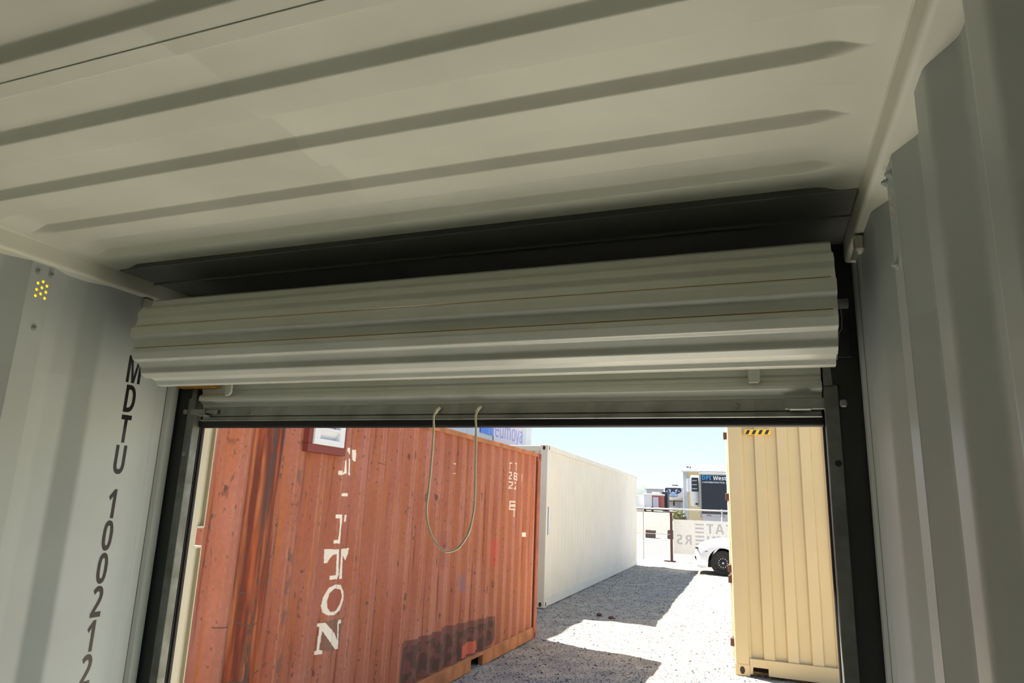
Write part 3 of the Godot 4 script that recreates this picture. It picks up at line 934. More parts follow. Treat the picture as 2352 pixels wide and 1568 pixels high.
	for pg in [[-2.359, 1.236, -2.379, 1.235, -2.397, 1.235, -2.415, 1.234, -2.432, 1.233, -2.464, 1.231, -2.496, 1.229, -2.499, 1.212, -2.501, 1.195, -2.504, 1.179, -2.513, 1.161, -2.526, 1.143, -2.539, 1.125, -2.552, 1.107, -2.565, 1.089, -2.574, 1.071, -2.577, 1.054, -2.579, 1.037, -2.551, 1.024, -2.504, 1.014, -2.473, 1.016, -2.443, 1.018, -2.421, 1.019, -2.42, 1.046, -2.448, 1.046, -2.486, 1.045, -2.484, 1.061, -2.483, 1.078, -2.481, 1.095, -2.48, 1.111, -2.478, 1.128, -2.477, 1.145, -2.475, 1.162, -2.474, 1.178, -2.472, 1.195, -2.431, 1.194, -2.419, 1.182, -2.408, 1.169, -2.4, 1.153, -2.393, 1.138, -2.366, 1.135, -2.365, 1.152, -2.364, 1.169, -2.363, 1.185, -2.362, 1.202, -2.36, 1.219],
			[-2.579, 1.225, -2.614, 1.226, -2.646, 1.227, -2.666, 1.229, -2.664, 1.209, -2.663, 1.189, -2.657, 1.171, -2.651, 1.153, -2.645, 1.135, -2.626, 1.156, -2.607, 1.177, -2.609, 1.16, -2.611, 1.142, -2.613, 1.125, -2.614, 1.108, -2.616, 1.091, -2.618, 1.074, -2.62, 1.056, -2.622, 1.039, -2.623, 1.022, -2.625, 1.005, -2.587, 1.006, -2.587, 1.022, -2.587, 1.039, -2.587, 1.055, -2.588, 1.072, -2.587, 1.089, -2.586, 1.106, -2.585, 1.123, -2.584, 1.14, -2.583, 1.157, -2.582, 1.174, -2.581, 1.191, -2.58, 1.208],
			[-2.363, 0.721, -2.383, 0.721, -2.401, 0.722, -2.42, 0.723, -2.432, 0.71, -2.452, 0.695, -2.474, 0.68, -2.495, 0.665, -2.563, 0.639, -2.593, 0.622, -2.608, 0.603, -2.624, 0.583, -2.639, 0.564, -2.637, 0.581, -2.634, 0.599, -2.632, 0.616, -2.629, 0.633, -2.627, 0.651, -2.625, 0.668, -2.622, 0.685, -2.632, 0.709, -2.656, 0.706, -2.658, 0.681, -2.639, 0.679, -2.641, 0.663, -2.643, 0.646, -2.644, 0.63, -2.645, 0.614, -2.647, 0.598, -2.648, 0.582, -2.649, 0.566, -2.65, 0.549, -2.651, 0.533, -2.652, 0.517, -2.653, 0.501, -2.626, 0.499, -2.606, 0.515, -2.587, 0.532, -2.545, 0.554, -2.494, 0.578, -2.475, 0.594, -2.456, 0.61, -2.437, 0.626, -2.425, 0.64, -2.415, 0.654, -2.404, 0.668, -2.403, 0.654, -2.402, 0.639, -2.401, 0.625, -2.4, 0.61, -2.399, 0.596, -2.398, 0.582, -2.397, 0.567, -2.396, 0.553, -2.395, 0.539, -2.42, 0.536, -2.419, 0.512, -2.4, 0.512, -2.381, 0.511, -2.361, 0.511, -2.363, 0.536, -2.378, 0.541, -2.378, 0.556, -2.378, 0.572, -2.378, 0.587, -2.379, 0.602, -2.379, 0.618, -2.379, 0.633, -2.38, 0.648, -2.38, 0.664, -2.38, 0.679, -2.38, 0.695, -2.364, 0.7],
			[-2.418, 1.485, -2.435, 1.485, -2.465, 1.485, -2.496, 1.485, -2.497, 1.467, -2.498, 1.45, -2.498, 1.434, -2.498, 1.417, -2.497, 1.401, -2.497, 1.385, -2.497, 1.369, -2.497, 1.352, -2.498, 1.336, -2.498, 1.32, -2.498, 1.304, -2.499, 1.288, -2.5, 1.271, -2.458, 1.273, -2.424, 1.273, -2.423, 1.299, -2.445, 1.3, -2.474, 1.301, -2.474, 1.318, -2.475, 1.334, -2.475, 1.351, -2.476, 1.368, -2.476, 1.385, -2.477, 1.402, -2.474, 1.419, -2.471, 1.437, -2.468, 1.455, -2.439, 1.457, -2.42, 1.459],
			[-2.579, 1.48, -2.61, 1.48, -2.608, 1.462, -2.605, 1.444, -2.603, 1.426, -2.581, 1.426, -2.58, 1.444, -2.58, 1.462],
			[-2.459, 1.643, -2.501, 1.644, -2.599, 1.645, -2.6, 1.619, -2.504, 1.62, -2.462, 1.621],
			[-2.478, 1.989, -2.562, 1.994, -2.575, 1.969, -2.578, 1.945, -2.525, 1.944, -2.48, 1.962],
			[-2.598, 1.983, -2.629, 1.984, -2.653, 1.985, -2.653, 1.967, -2.654, 1.948, -2.654, 1.93, -2.655, 1.912, -2.656, 1.893, -2.64, 1.893, -2.616, 1.904, -2.611, 1.924, -2.607, 1.943, -2.603, 1.963],
			[-2.463, 1.887, -2.479, 1.899, -2.483, 1.882, -2.487, 1.864, -2.491, 1.847, -2.495, 1.829, -2.499, 1.812, -2.504, 1.794, -2.478, 1.79, -2.456, 1.78, -2.448, 1.782, -2.448, 1.798, -2.463, 1.804, -2.463, 1.821, -2.463, 1.837, -2.463, 1.854, -2.463, 1.87],
			[-2.542, 1.906, -2.584, 1.915, -2.586, 1.897, -2.588, 1.879, -2.59, 1.862, -2.592, 1.844, -2.594, 1.827, -2.595, 1.809, -2.603, 1.795, -2.598, 1.776, -2.577, 1.788, -2.576, 1.805, -2.574, 1.822, -2.571, 1.839, -2.564, 1.856, -2.556, 1.872, -2.549, 1.889],
			[-2.408, 1.809, -2.444, 1.811, -2.447, 1.779, -2.41, 1.778]]:
		fill(im, PV(pg), wl)
	fill(im, PV([-2.496, 0.979, -2.467, 0.973, -2.438, 0.968, -2.42, 0.961, -2.411, 0.945, -2.403, 0.93, -2.394, 0.915, -2.386, 0.9, -2.384, 0.884, -2.382, 0.868, -2.38, 0.853, -2.377, 0.837, -2.385, 0.816, -2.392, 0.794, -2.411, 0.782, -2.43, 0.77, -2.458, 0.767, -2.488, 0.764, -2.57, 0.751, -2.593, 0.758, -2.614, 0.766, -2.635, 0.774, -2.644, 0.791, -2.649, 0.809, -2.654, 0.827, -2.659, 0.845, -2.658, 0.865, -2.657, 0.885, -2.656, 0.905, -2.647, 0.922, -2.634, 0.941, -2.619, 0.96, -2.584, 0.965]), wl)
	fill(im, PV([-2.488, 0.951, -2.468, 0.942, -2.448, 0.933, -2.43, 0.925, -2.426, 0.906, -2.422, 0.888, -2.417, 0.869, -2.42, 0.852, -2.423, 0.836, -2.426, 0.819, -2.441, 0.805, -2.462, 0.79, -2.494, 0.789, -2.581, 0.778, -2.597, 0.791, -2.612, 0.805, -2.628, 0.819, -2.635, 0.838, -2.641, 0.856, -2.646, 0.876, -2.639, 0.892, -2.63, 0.909, -2.621, 0.926, -2.581, 0.934]), rgb(160, 86, 66))
	fill(im, PV([-2.51, 1.3, -2.53, 1.3, -2.55, 0.5, -2.53, 0.5]), rgb(150, 104, 70), 0.9, nf, 0.05)
	# small white code near the far end
	var wc := rgb(226, 208, 190)
	for ch in [[-6.20, 2.085, "T"], [-6.34, 2.085, "T"], [-6.20, 1.965, "2"], [-6.32, 1.960, "6"], [-6.45, 1.955, "3"], [-6.58, 1.95, "1"], [-6.22, 1.845, "2"], [-6.34, 1.84, "2"]]:
		glyph(im, ch[0], ch[1], ch[2], wc)
	stroke(im, [-6.27, 1.60, -6.40, 1.595, -6.40, 1.50, -6.27, 1.505, -6.27, 1.60], 0.02, wc)
	stroke(im, [-6.29, 1.55, -6.39, 1.55], 0.03, wc)
	stroke(im, [-6.36, 1.48, -6.36, 1.42], 0.025, wc)
	fill(im, PV([-6.80, 1.20, -6.87, 1.198, -6.875, 1.14, -6.805, 1.142]), rgb(240, 230, 215))
	stroke(im, [-4.45, 1.98, -4.58, 1.98], 0.012, wc)
	stroke(im, [-4.45, 1.88, -4.58, 1.88], 0.008, wc)
	var m := mat(Color.WHITE, 0.72)
	m.albedo_texture = ImageTexture.create_from_image(im)
	return m

func glyph(im: Image, z: float, y: float, ch: String, c: Color) -> void:
	var w := 0.075; var h := 0.078; var t := 0.017
	var G := {"T": [[0, 1, 1, 1], [0.5, 1, 0.5, 0]], "2": [[0, 1, 1, 1, 1, 0.55, 0, 0, 1, 0]], "6": [[1, 1, 0, 1, 0, 0, 1, 0, 1, 0.5, 0, 0.5]], "3": [[0, 1, 1, 1, 0.5, 0.55, 1, 0.4, 1, 0, 0, 0]], "1": [[0.5, 1, 0.5, 0]]}
	for s in G[ch]:
		var p := []
		for i in range(0, s.size(), 2):
			p.append(z - s[i] * w); p.append(y - h + s[i + 1] * h)
		stroke(im, p, t, c)

func rust_container() -> void:
	var t := thing("shipping_container", "weathered rust-red shipping container with flaking white vertical lettering", "container", "containers in the yard")
	t.position = Vector3(-2.1, gy(RZ), RZ)
	t.rotation.x = -atan(0.0131)
	var plain := mottled(rgb(142, 76, 50), 0.25, 0.75, 0.0, 1.3, 16)
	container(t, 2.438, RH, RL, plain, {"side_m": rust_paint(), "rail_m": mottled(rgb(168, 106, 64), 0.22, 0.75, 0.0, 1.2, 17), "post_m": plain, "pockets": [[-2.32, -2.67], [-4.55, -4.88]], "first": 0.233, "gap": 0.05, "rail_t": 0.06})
	# louvred vent in a maroon frame
	var v := Node3D.new()
	v.name = "louvred_vent"
	v.set_meta("label", "white louvred vent in a maroon frame")
	t.add_child(v)
	v.position = Vector3(0.0, 2.0 - gy(RZ) + 0.05, -2.158 - RZ)
	var fr := S()
	for q in [[0.0, -0.08, 0.232, 0.03], [0.0, 0.42, 0.232, 0.03]]:
		bxs(fr, -0.02, q[1] - q[3], -q[2], 0.035, q[1] + q[3], q[2], 0.003)
	for q in [-0.209, 0.209]:
		bxs(fr, -0.02, -0.0498, q - 0.023, 0.035, 0.3898, q + 0.023, 0.003)
	part(v, "maroon_frame", fin(fr), M.maroon)
	var wf := S()
	for q in [-0.03, 0.36]:
		bxs(wf, 0.0, q - 0.022, -0.185, 0.05, q + 0.022, 0.185, 0.002)
	for q in [-0.153, 0.153]:
		bxs(wf, 0.0, -0.0078, q - 0.032, 0.05, 0.3378, q + 0.032, 0.002)
	part(v, "vent_frame", fin(wf), M.wh)
	for k in 4:
		var sl := S()
		box(sl, Vector3(0.02, 0.035 + 0.09 * k, 0), Vector3(0.004, 0.085, 0.26), 0.001, Basis(Vector3(0, 0, 1), -0.6))
		bxs(sl, 0.036, 0.055 + 0.09 * k, -0.13, 0.046, 0.075 + 0.09 * k, 0.13, 0.002)
		part(v, "slat", fin(sl), M.wh)
	part(v, "backing", bx(-0.03, -0.05, -0.17, -0.01, 0.38, 0.17), M.wh)

# ------------------------------------------------------------------ white container
func white_container() -> void:
	var t := thing("shipping_container", "long off-white shipping container beyond the rust-red one", "container", "containers in the yard")
	t.position = Vector3(-2.83, gy(-10.1), -10.1)
	t.rotation = Vector3(-atan(0.0131), deg_to_rad(1.55), 0)
	container(t, 2.438, 2.88, 11.25, M.white, {"depth": 0.036, "first": 0.02})
	part(t, "blue_decal", bx(0.0, 1.25, -0.10, 0.0035, 1.75, -0.128, 0.0005), mat(rgb(60, 110, 190), 0.5), "narrow blue decal on the corner post")

# ------------------------------------------------------------------ tan container
func tan_container() -> void:
	var t := thing("shipping_container", "tan corrugated shipping container with a hazard stripe beside the right jamb", "container", "containers in the yard")
	t.position = Vector3(0.525, gy(-6.55), -6.55)
	t.rotation = Vector3(0, deg_to_rad(-2.5), 0)
	# long side faces the viewer; local x to the right, z away is negative
	var L := 6.06; var W := 2.438; var H := 2.896
	for zz in [0.0, -W]:
		var nd := Vector3(0, 0, -1) if zz == 0.0 else Vector3(0, 0, 1)
		var st := S(true)
		var pr := [Vector2(0.15, 0.0)]
		var s := 0.175
		while s + 0.25 < L - 0.15:
			pr.append(Vector2(s, 0.0)); pr.append(Vector2(s + 0.016, 0.036)); pr.append(Vector2(s + 0.125, 0.036)); pr.append(Vector2(s + 0.141, 0.0))
			s += 0.248
		pr.append(Vector2(L - 0.15, 0.0))
		sheet(st, rounded(pr, 0.004, 2), nd * 0.02, Vector3(1, 0, 0), nd, 0.185, H - 0.06)
		if zz != 0.0:
			st = S(true)
			sheet(st, rounded(pr, 0.006, 2), Vector3(0, 0, -W) + nd * 0.02, Vector3(1, 0, 0), nd, 0.185, H - 0.06)
		part(t, "side_panel", fin(st), M.tan)
		part(t, "top_rail", bx(0.163, H - 0.065, zz, L - 0.163, H - 0.005, zz + nd.z * 0.06), M.tan)
		# bottom rail with two fork pockets, bevelled openings
		var br := S()
		var x0 := 0.163
		for g in [[0.195, 0.355], [L - 0.355, L - 0.195]]:
			extr(br, PV([x0, 0.03, g[0] - 0.008, 0.03, g[0], 0.1, g[0], 0.19, x0, 0.19]), Vector3(0, 0, zz), Vector3(1, 0, 0), Vector3(0, 1, 0), nd, 0.05)
			bxs(br, g[0], 0.105, zz, g[1], 0.19, zz + nd.z * 0.05, 0.001)
			x0 = g[1]
		bxs(br, x0, 0.03, zz, L - 0.163, 0.19, zz + nd.z * 0.05, 0.002)
		part(t, "bottom_rail", fin(br), M.tan)
		part(t, "fork_pocket", bx(0.18, 0.02, zz + nd.z * 0.2, 0.37, 0.11, zz + nd.z * 0.25), M.hole)
		for sx in [0.0, L]:
			var nx: float = 1.0 if sx == 0.0 else -1.0
			part(t, "corner_post", bx(sx + nx * 0.003, 0.1, zz + nd.z * 0.003, sx + nx * 0.163, H - 0.1, zz + nd.z * 0.16, 0.012), M.tan)
			for yy in [0.0, H - 0.118]:
				casting(t, M.tan, Vector3(sx + nx * 0.081, yy + 0.063, zz + nd.z * 0.081), Vector3(0.162, 0.126, 0.166), [Vector3(-nx, 0, 0), -nd])
	part(t, "roof", bx(0.03, H - 0.03, -0.03, L - 0.03, H - 0.008, -W + 0.03), M.tan)
	part(t, "underframe", bx(0.06, 0.12, -0.26, L - 0.06, 0.18, -W + 0.26), M.tan)
	part(t, "end_panel", bx(L - 0.06, 0.15, -0.1, L - 0.03, H - 0.1, -W + 0.1), M.tan)
	# doors on the sunlit end with hinges and lock-rod brackets
	for k in 2:
		var dr := part(t, "door", bx(0.0, 0.16, -0.12 - 1.105 * k, 0.045, H - 0.13, -1.2 - 1.105 * k), M.tan)
		for yy in [0.5, 1.4, 2.3]:
			part(dr, "hinge", bx(-0.012, yy - 0.06, -0.06 - 2.2 * k, 0.01, yy + 0.06, -0.16 - 2.2 * k, 0.004), M.tan)
		var rod := S(true)
		tube(rod, [Vector3(-0.034, 0.1, -0.36 - 1.1 * k), Vector3(-0.034, H - 0.1, -0.36 - 1.1 * k)], 0.017, 10)
		part(dr, "lock_rod", fin(rod), M.white)
		for yy in [0.285, 0.99, 1.11, 1.95, 2.7]:
			part(dr, "rod_bracket", bx(-0.07, yy - 0.045, -0.32 - 1.1 * k, 0.0, yy + 0.045, -0.4 - 1.1 * k, 0.006), M.brown)
	# hazard tape along the top
	var tape := part(t, "hazard_tape", bx(0.21, 2.68, -0.0185, 0.5, 2.745, 0.0015, 0.0003), M.yellow, "yellow tape with slanting black bars")
	for k in 4:
		var hs := S()
		extr(hs, PV([0.0, 0.0, 0.035, 0.0, 0.06, 0.05, 0.025, 0.05]), Vector3(0.215 + 0.072 * k, 2.686, 0.0015), Vector3(1, 0, 0), Vector3(0, 1, 0), Vector3(0, 0, 1), 0.0008)
		part(tape, "black_bar", fin(hs), M.navy)

# ------------------------------------------------------------------ grey stack behind
func stacked_containers() -> void:
	var lo := thing("shipping_container", "pale lower container of the stack hidden behind the rust-red one", "container", "containers in the yard")
	lo.position = Vector3(-5.55, gy(-17.3), -5.1)
	container(lo, 2.438, 2.591, 12.19, M.cream, {})
	var t := thing("shipping_container", "pale grey container with blue lettering stacked behind the rust-red one", "container", "containers in the yard")
	t.position = Vector3(-5.55, gy(-17.3) + 2.591, -5.1)
	container(t, 2.438, 2.591, 12.19, M.grey, {"depth": 0.012})
	# lettering on the long side: logo block and name
	var blue := mat(rgb(70, 120, 205), 0.6)
	part(t, "logo_block", bx(0.0, 0.92, -8.18, 0.004, 1.9, -9.05, 0.0005), blue, "blue logo block")
	part(t, "faded_panel", bx(0.0, 0.72, -9.06, 0.0025, 2.2, -11.2, 0.0005), mat(rgb(206, 194, 202), 0.6), "faded pinkish panel behind the lettering")
	var tx := part(t, "name_lettering", text_mesh("Neumoya", 0.62, 0.004, false), mat(rgb(138, 144, 200), 0.6))
	tx.rotation.y = PI / 2
	tx.position = Vector3(0.003, 1.12, -10.0)

# ------------------------------------------------------------------ fence and street furniture
func street() -> void:
	var z := -24.3
	var f := thing("chain_link_fence", "chain-link fence with galvanised rails along the street", "fence")
	var x0 := -9.0; var x1 := 6.0
	var top := S(true)
	tube(top, [Vector3(x0, 1.40, z), Vector3(x1, 1.43, z)], 0.03, 8)
	part(f, "top_rail", fin(top), M.galvpipe)
	var mid := S(true)
	tube(mid, [Vector3(x0, 0.5, z - 0.02), Vector3(-2.35, 0.5, z - 0.02)], 0.012, 6)
	part(f, "mid_rail", fin(mid), M.galvpipe)
	for px in [-8.0, -5.7, -3.41, -0.56, 2.0, 4.6]:
		var ps := S(true)
		lathe(ps, [Vector2(0.0, 1.9), Vector2(0.02, 1.895), Vector2(0.03, 1.87), Vector2(0.03, 0.0)], Vector3(px, -0.435, z), Vector3(0, 1, 0), 10)
		part(f, "post", fin(ps), M.galvpipe)
	# woven wire: too fine to count
	var ws := S()
	var yb := -0.40; var yt := 1.40
	var d := 0.09
	var x := x0 - 2.0
	while x < x1:
		for dir in [1.0, -1.0]:
			var xa := x; var ya := yb if dir > 0 else yt
			var xb := x + (yt - yb); var yb2 := yt if dir > 0 else yb
			if xa < x0:
				ya += (x0 - xa) * dir; xa = x0
			if xb > x1:
				yb2 -= (xb - x1) * dir; xb = x1
			var a := Vector3(xa, ya, z + 0.03); var b := Vector3(xb, yb2, z + 0.03)
			var nn := Vector3(-dir, 1, 0).normalized() * 0.0016
			var dz := Vector3(0, 0, 0.0016)
			Q(ws, a - nn, a + nn, b + nn, b - nn)
			Q(ws, a - dz, a + dz, b + dz, b - dz)
		x += d
	var wire := part(f, "wire_mesh", fin(ws), M.galvpipe)
	wire.set_meta("kind", "stuff")
	var post := thing("fence_post", "dark brown steel post standing in front of the fence", "post")
	var ps2 := S()
	bxs(ps2, -2.375, -0.45, z + 0.3, -2.29, 1.30, z + 0.38, 0.006)
	part(post, "upright", fin(ps2), M.brown)
	part(post, "top_plate", bx(-2.46, 1.285, z + 0.26, -2.2, 1.315, z + 0.42, 0.004), M.brown)
	for q in [[-1.78, -9.85, 0.04, "dark lump of rock on the shaded gravel, the farther of two"], [-1.52, -9.6, 0.045, "dark lump of rock on the shaded gravel, the nearer of two"]]:
		var ro := thing("rock", q[3], "rock", "rocks on the gravel")
		var rg := RandomNumberGenerator.new(); rg.seed = int(q[2] * 1000)
		var rk := S()
		var pr := []
		for i in 5:
			var row := []
			for j in 9:
				var e := PI * i / 4.0 - PI / 2.0; var a := TAU * j / 9.0
				var rr: float = q[2] * rg.randf_range(0.75, 1.2)
				row.append(Vector3(q[0] + cos(e) * cos(a) * rr * 1.3, gy(q[1]) + 0.018 + sin(e) * rr * 0.7, q[1] + cos(e) * sin(a) * rr))
			pr.append(row)
		for i in 4:
			for j in 9: Q(rk, pr[i][j], pr[i][(j + 1) % 9], pr[i + 1][(j + 1) % 9], pr[i + 1][j])
		part(ro, "body", fin(rk), M.brown)
	part(post, "footing", bx(-2.62, -0.47, z + 0.18, -2.2, -0.40, z + 0.48, 0.02), M.brown)
	# mesh banner, read from behind
	var s := thing("banner", "pale mesh banner on the fence lettered in grey, seen from behind", "banner")
	var sx0 := -2.30; var sx1 := 1.5
	var bm := mottled(rgb(222, 220, 215), 0.05, 0.9, 0.0, 3.0, 18)
	part(s, "cloth", bx(sx0, -0.165, z + 0.05, sx1, 1.045, z + 0.056, 0.001), bm)
	var ink := mat(rgb(178, 178, 182), 0.9)
	for k in 3:
		part(s, "letter_bar", bx(-1.51, 0.87 - 0.135 * k, z + 0.056, -1.21, 0.93 - 0.135 * k, z + 0.0575, 0.0004), ink)
		part(s, "letter_bar", bx(-1.51, 0.45 - 0.135 * k, z + 0.056, -1.21, 0.51 - 0.135 * k, z + 0.0575, 0.0004), ink)
	for q in [["T", -0.99, 0.76], ["A", -0.655, 0.76], ["T", -0.31, 0.76], ["S", 0.03, 0.76], ["S", -2.08, 0.34], ["R", -1.745, 0.34], ["N", -0.95, 0.34], ["I", -0.7, 0.34], ["A", -0.45, 0.34], ["T", -0.1, 0.34], ["N", 0.25, 0.34], ["O", 0.62, 0.34], ["C", 1.0, 0.34]]:
		var o := part(s, "letter", text_mesh(q[0], 0.47, 0.002, true), ink)
		o.rotation.y = PI
		o.position = Vector3(q[1], q[2], z + 0.0565)
	# brown blocks across the street
	var boxes := [[-5.82, -5.29, 0.45, "dark brown block lying across the street beside the grey fence post"], [-4.54, -4.0, 0.5, "brown block across the street behind the brown post"]]
	for b in boxes:
		var t := thing("barrier_block", b[3], "block", "blocks across the street")
		var st := S()
		box(st, Vector3((b[0] + b[1]) * 0.5, gy(-40) + b[2] * 0.5, -40.0), Vector3(b[1] - b[0], b[2], 0.6), 0.02, Basis(Vector3(0, 0, 1), -0.05))
		part(t, "body", fin(st), M.brown)

# ------------------------------------------------------------------ car
func car() -> void:
	var t := thing("car", "white coupe parked nose-left past the tan container", "car")
	t.position = Vector3(-1.16, gy(-19.4), -20.3)
	# side section table: x from nose, hood height, shoulder height, half width
	var L := 4.8
	var top := [[0.0, 0.30, 0.55], [0.02, 0.52, 0.62], [0.06, 0.66, 0.7], [0.12, 0.79, 0.78], [0.25, 0.88, 0.86], [0.45, 0.955, 0.92], [0.7, 1.005, 0.945], [1.06, 1.045, 0.95], [1.4, 1.075, 0.95], [1.6, 1.1, 0.94], [1.95, 1.24, 0.92], [2.3, 1.37, 0.9], [2.9, 1.39, 0.9], [3.4, 1.32, 0.92], [3.9, 1.16, 0.94], [4.3, 1.1, 0.93], [4.7, 1.06, 0.86], [4.78, 0.9, 0.8], [4.8, 0.6, 0.74]]
	var wheels := [0.86, 3.7]
	var R := 0.40
	var xs := []
	var xx := 0.0
	while xx <= L + 0.001:
		xs.append(xx)
		xx += 0.02 if xx < 0.2 or xx > 4.6 else 0.04
	var st := S(true)
	var prev := []
	for x in xs:
		var i := 0
		while i < top.size() - 2 and top[i + 1][0] < x: i += 1
		var f: float = clampf((x - top[i][0]) / (top[i + 1][0] - top[i][0]), 0, 1)
		var hy: float = lerpf(top[i][1], top[i + 1][1], f)
		var hw: float = lerpf(top[i][2], top[i + 1][2], f)
		var low := 0.17
		if x < 0.3: low = lerpf(0.24, 0.16, x / 0.3)
		for w in wheels:
			var dx: float = absf(x - w)
			if dx < R + 0.02: low = maxf(low, 0.35 + sqrt(maxf(0.0, (R + 0.02) * (R + 0.02) - dx * dx)))
		low = minf(low, hy - 0.05)
		var cab: float = 1.0 if hy < 1.12 else lerpf(1.0, 0.74, clampf((hy - 1.12) / 0.2, 0, 1))
		var sec := []
		for row in [0.17, 0.25, 0.33, 0.41, 0.49, 0.57, 0.65, 0.73, 0.81, 0.88]:
			var y: float = minf(maxf(row, low), hy - 0.035)
			var bulge: float = 1.0 - 0.05 * pow((y - 0.6) / 0.4, 2.0) - 0.06 * smoothstep(0.75, 1.0, y / maxf(hy, 0.3)) * 0.6
			sec.append(Vector2(hw * bulge, y))
		sec.append(Vector2(hw * 0.87 * cab, hy - 0.018))
		sec.append(Vector2(hw * 0.5 * cab, hy))
		sec.append(Vector2(0, hy + 0.012))
		var cur := []
		for p in sec: cur.append(Vector3(x, p.y, p.x))
		for k in range(sec.size() - 2, -1, -1): cur.append(Vector3(x, sec[k].y, -sec[k].x))
		if prev.size() > 0:
			for k in cur.size() - 1: Q(st, prev[k], prev[k + 1], cur[k + 1], cur[k])
		else:
			for k in cur.size() - 1: tri_out(st, cur[k], cur[k + 1], Vector3(x, 0.4, 0), Vector3(1, 0.4, 0))
		prev = cur
	for k in prev.size() - 1: tri_out(st, prev[k], prev[k + 1], Vector3(L, 0.6, 0), Vector3(3, 0.6, 0))
	part(t, "body", fin(st), M.carwhite)
	part(t, "underbody", bx(0.15, 0.2, -0.7, L - 0.2, 0.42, 0.7, 0.02), M.black)
	# arch liners and wheels
	for w in wheels:
		for s in [-1, 1]:
			var al := S(true)
			var pv := Vector3.ZERO
			for k in 25:
				var a := PI * k / 24.0
				var p := Vector3(w + cos(a) * (R + 0.015), 0.35 + sin(a) * (R + 0.015), s * 0.55)
				if k > 0: Q(al, pv, p, p + Vector3(0, 0, s * 0.37), pv + Vector3(0, 0, s * 0.37))
				pv = p
			part(t, "arch_liner", fin(al), M.black)
			var ty := S(true)
			lathe(ty, [Vector2(0.235, -0.11), Vector2(0.34, -0.12), Vector2(0.352, -0.09), Vector2(0.355, 0.0), Vector2(0.352, 0.09), Vector2(0.34, 0.115), Vector2(0.235, 0.10), Vector2(0.23, 0.06)], Vector3(w, 0.355, s * 0.80), Vector3(0, 0, s), 32)
			var wh := part(t, "wheel", fin(ty), M.tyre)
			var rim := S(true)
			lathe(rim, [Vector2(0.0, 0.085), Vector2(0.05, 0.085), Vector2(0.06, 0.07), Vector2(0.15, 0.06), Vector2(0.2, 0.05), Vector2(0.235, 0.075), Vector2(0.24, 0.09)], Vector3(w, 0.355, s * 0.80), Vector3(0, 0, s), 32)
			part(wh, "rim", fin(rim), M.black)
			var hb := S(true)
			for k in 12:
				var a := TAU * k / 12.0
				lathe(hb, [Vector2(0, 0.075), Vector2(0.016, 0.072), Vector2(0.02, 0.055)], Vector3(w + cos(a) * 0.125, 0.355 + sin(a) * 0.125, s * 0.80), Vector3(0, 0, s), 8)
			lathe(hb, [Vector2(0, 0.095), Vector2(0.03, 0.092), Vector2(0.035, 0.08)], Vector3(w, 0.355, s * 0.80), Vector3(0, 0, s), 12)
			part(wh, "rim_studs", fin(hb), M.galvpipe)
	for s in [-1, 1]:
		# head lamp, lower grille, side marker
		var hl := S()
		box(hl, Vector3(0.16, 0.735, s * 0.755), Vector3(0.17, 0.05, 0.06), 0.01, Basis(Vector3(0, 1, 0), s * 0.45))
		part(t, "head_lamp", fin(hl), M.glass)
		var lg := S()
		extr(lg, PV([0.0, 0.50, 0.07, 0.49, 0.12, 0.38, 0.05, 0.39]), Vector3(0.03, 0.0, s * 0.60), Vector3(1, 0, 0), Vector3(0, 1, 0), Vector3(0, 0, s), 0.14)
		part(t, "fog_grille", fin(lg), M.navy)
		part(t, "side_marker", bx(0.36, 0.655, s * 0.855, 0.47, 0.672, s * 0.915, 0.002), M.brown)
		# side glass
		var sg := S()
		extr(sg, PV([1.75, 0.98, 2.25, 1.29, 2.9, 1.32, 3.5, 1.2, 3.6, 1.02]), Vector3(0, 0, s * 0.80), Vector3(1, 0, 0), Vector3(0, 1, 0), Vector3(0, 0, s), 0.02)
		part(t, "side_window", fin(sg), M.glass)
	var lip := S()
	extr(lip, PV([-0.01, -0.6, 0.0, -0.8, 0.12, -0.9, 0.34, -0.95, 0.3, -0.6, 0.3, 0.6, 0.34, 0.95, 0.12, 0.9, 0.0, 0.8, -0.01, 0.6]), Vector3(0.0, 0.215, 0), Vector3(1, 0, 0), Vector3(0, 0, 1), Vector3(0, 1, 0), 0.05)
	part(t, "front_splitter", fin(lip), M.carwhite)
	var ws := S()
	extr(ws, PV([-0.62, 0.0, 0.62, 0.0, 0.52, 0.62, -0.52, 0.62]), Vector3(1.62, 1.13, 0), Vector3(0, 0, 1), Vector3(0.93, 0.36, 0), Vector3(-0.36, 0.93, 0), 0.02)
	part(t, "windscreen", fin(ws), M.glass)

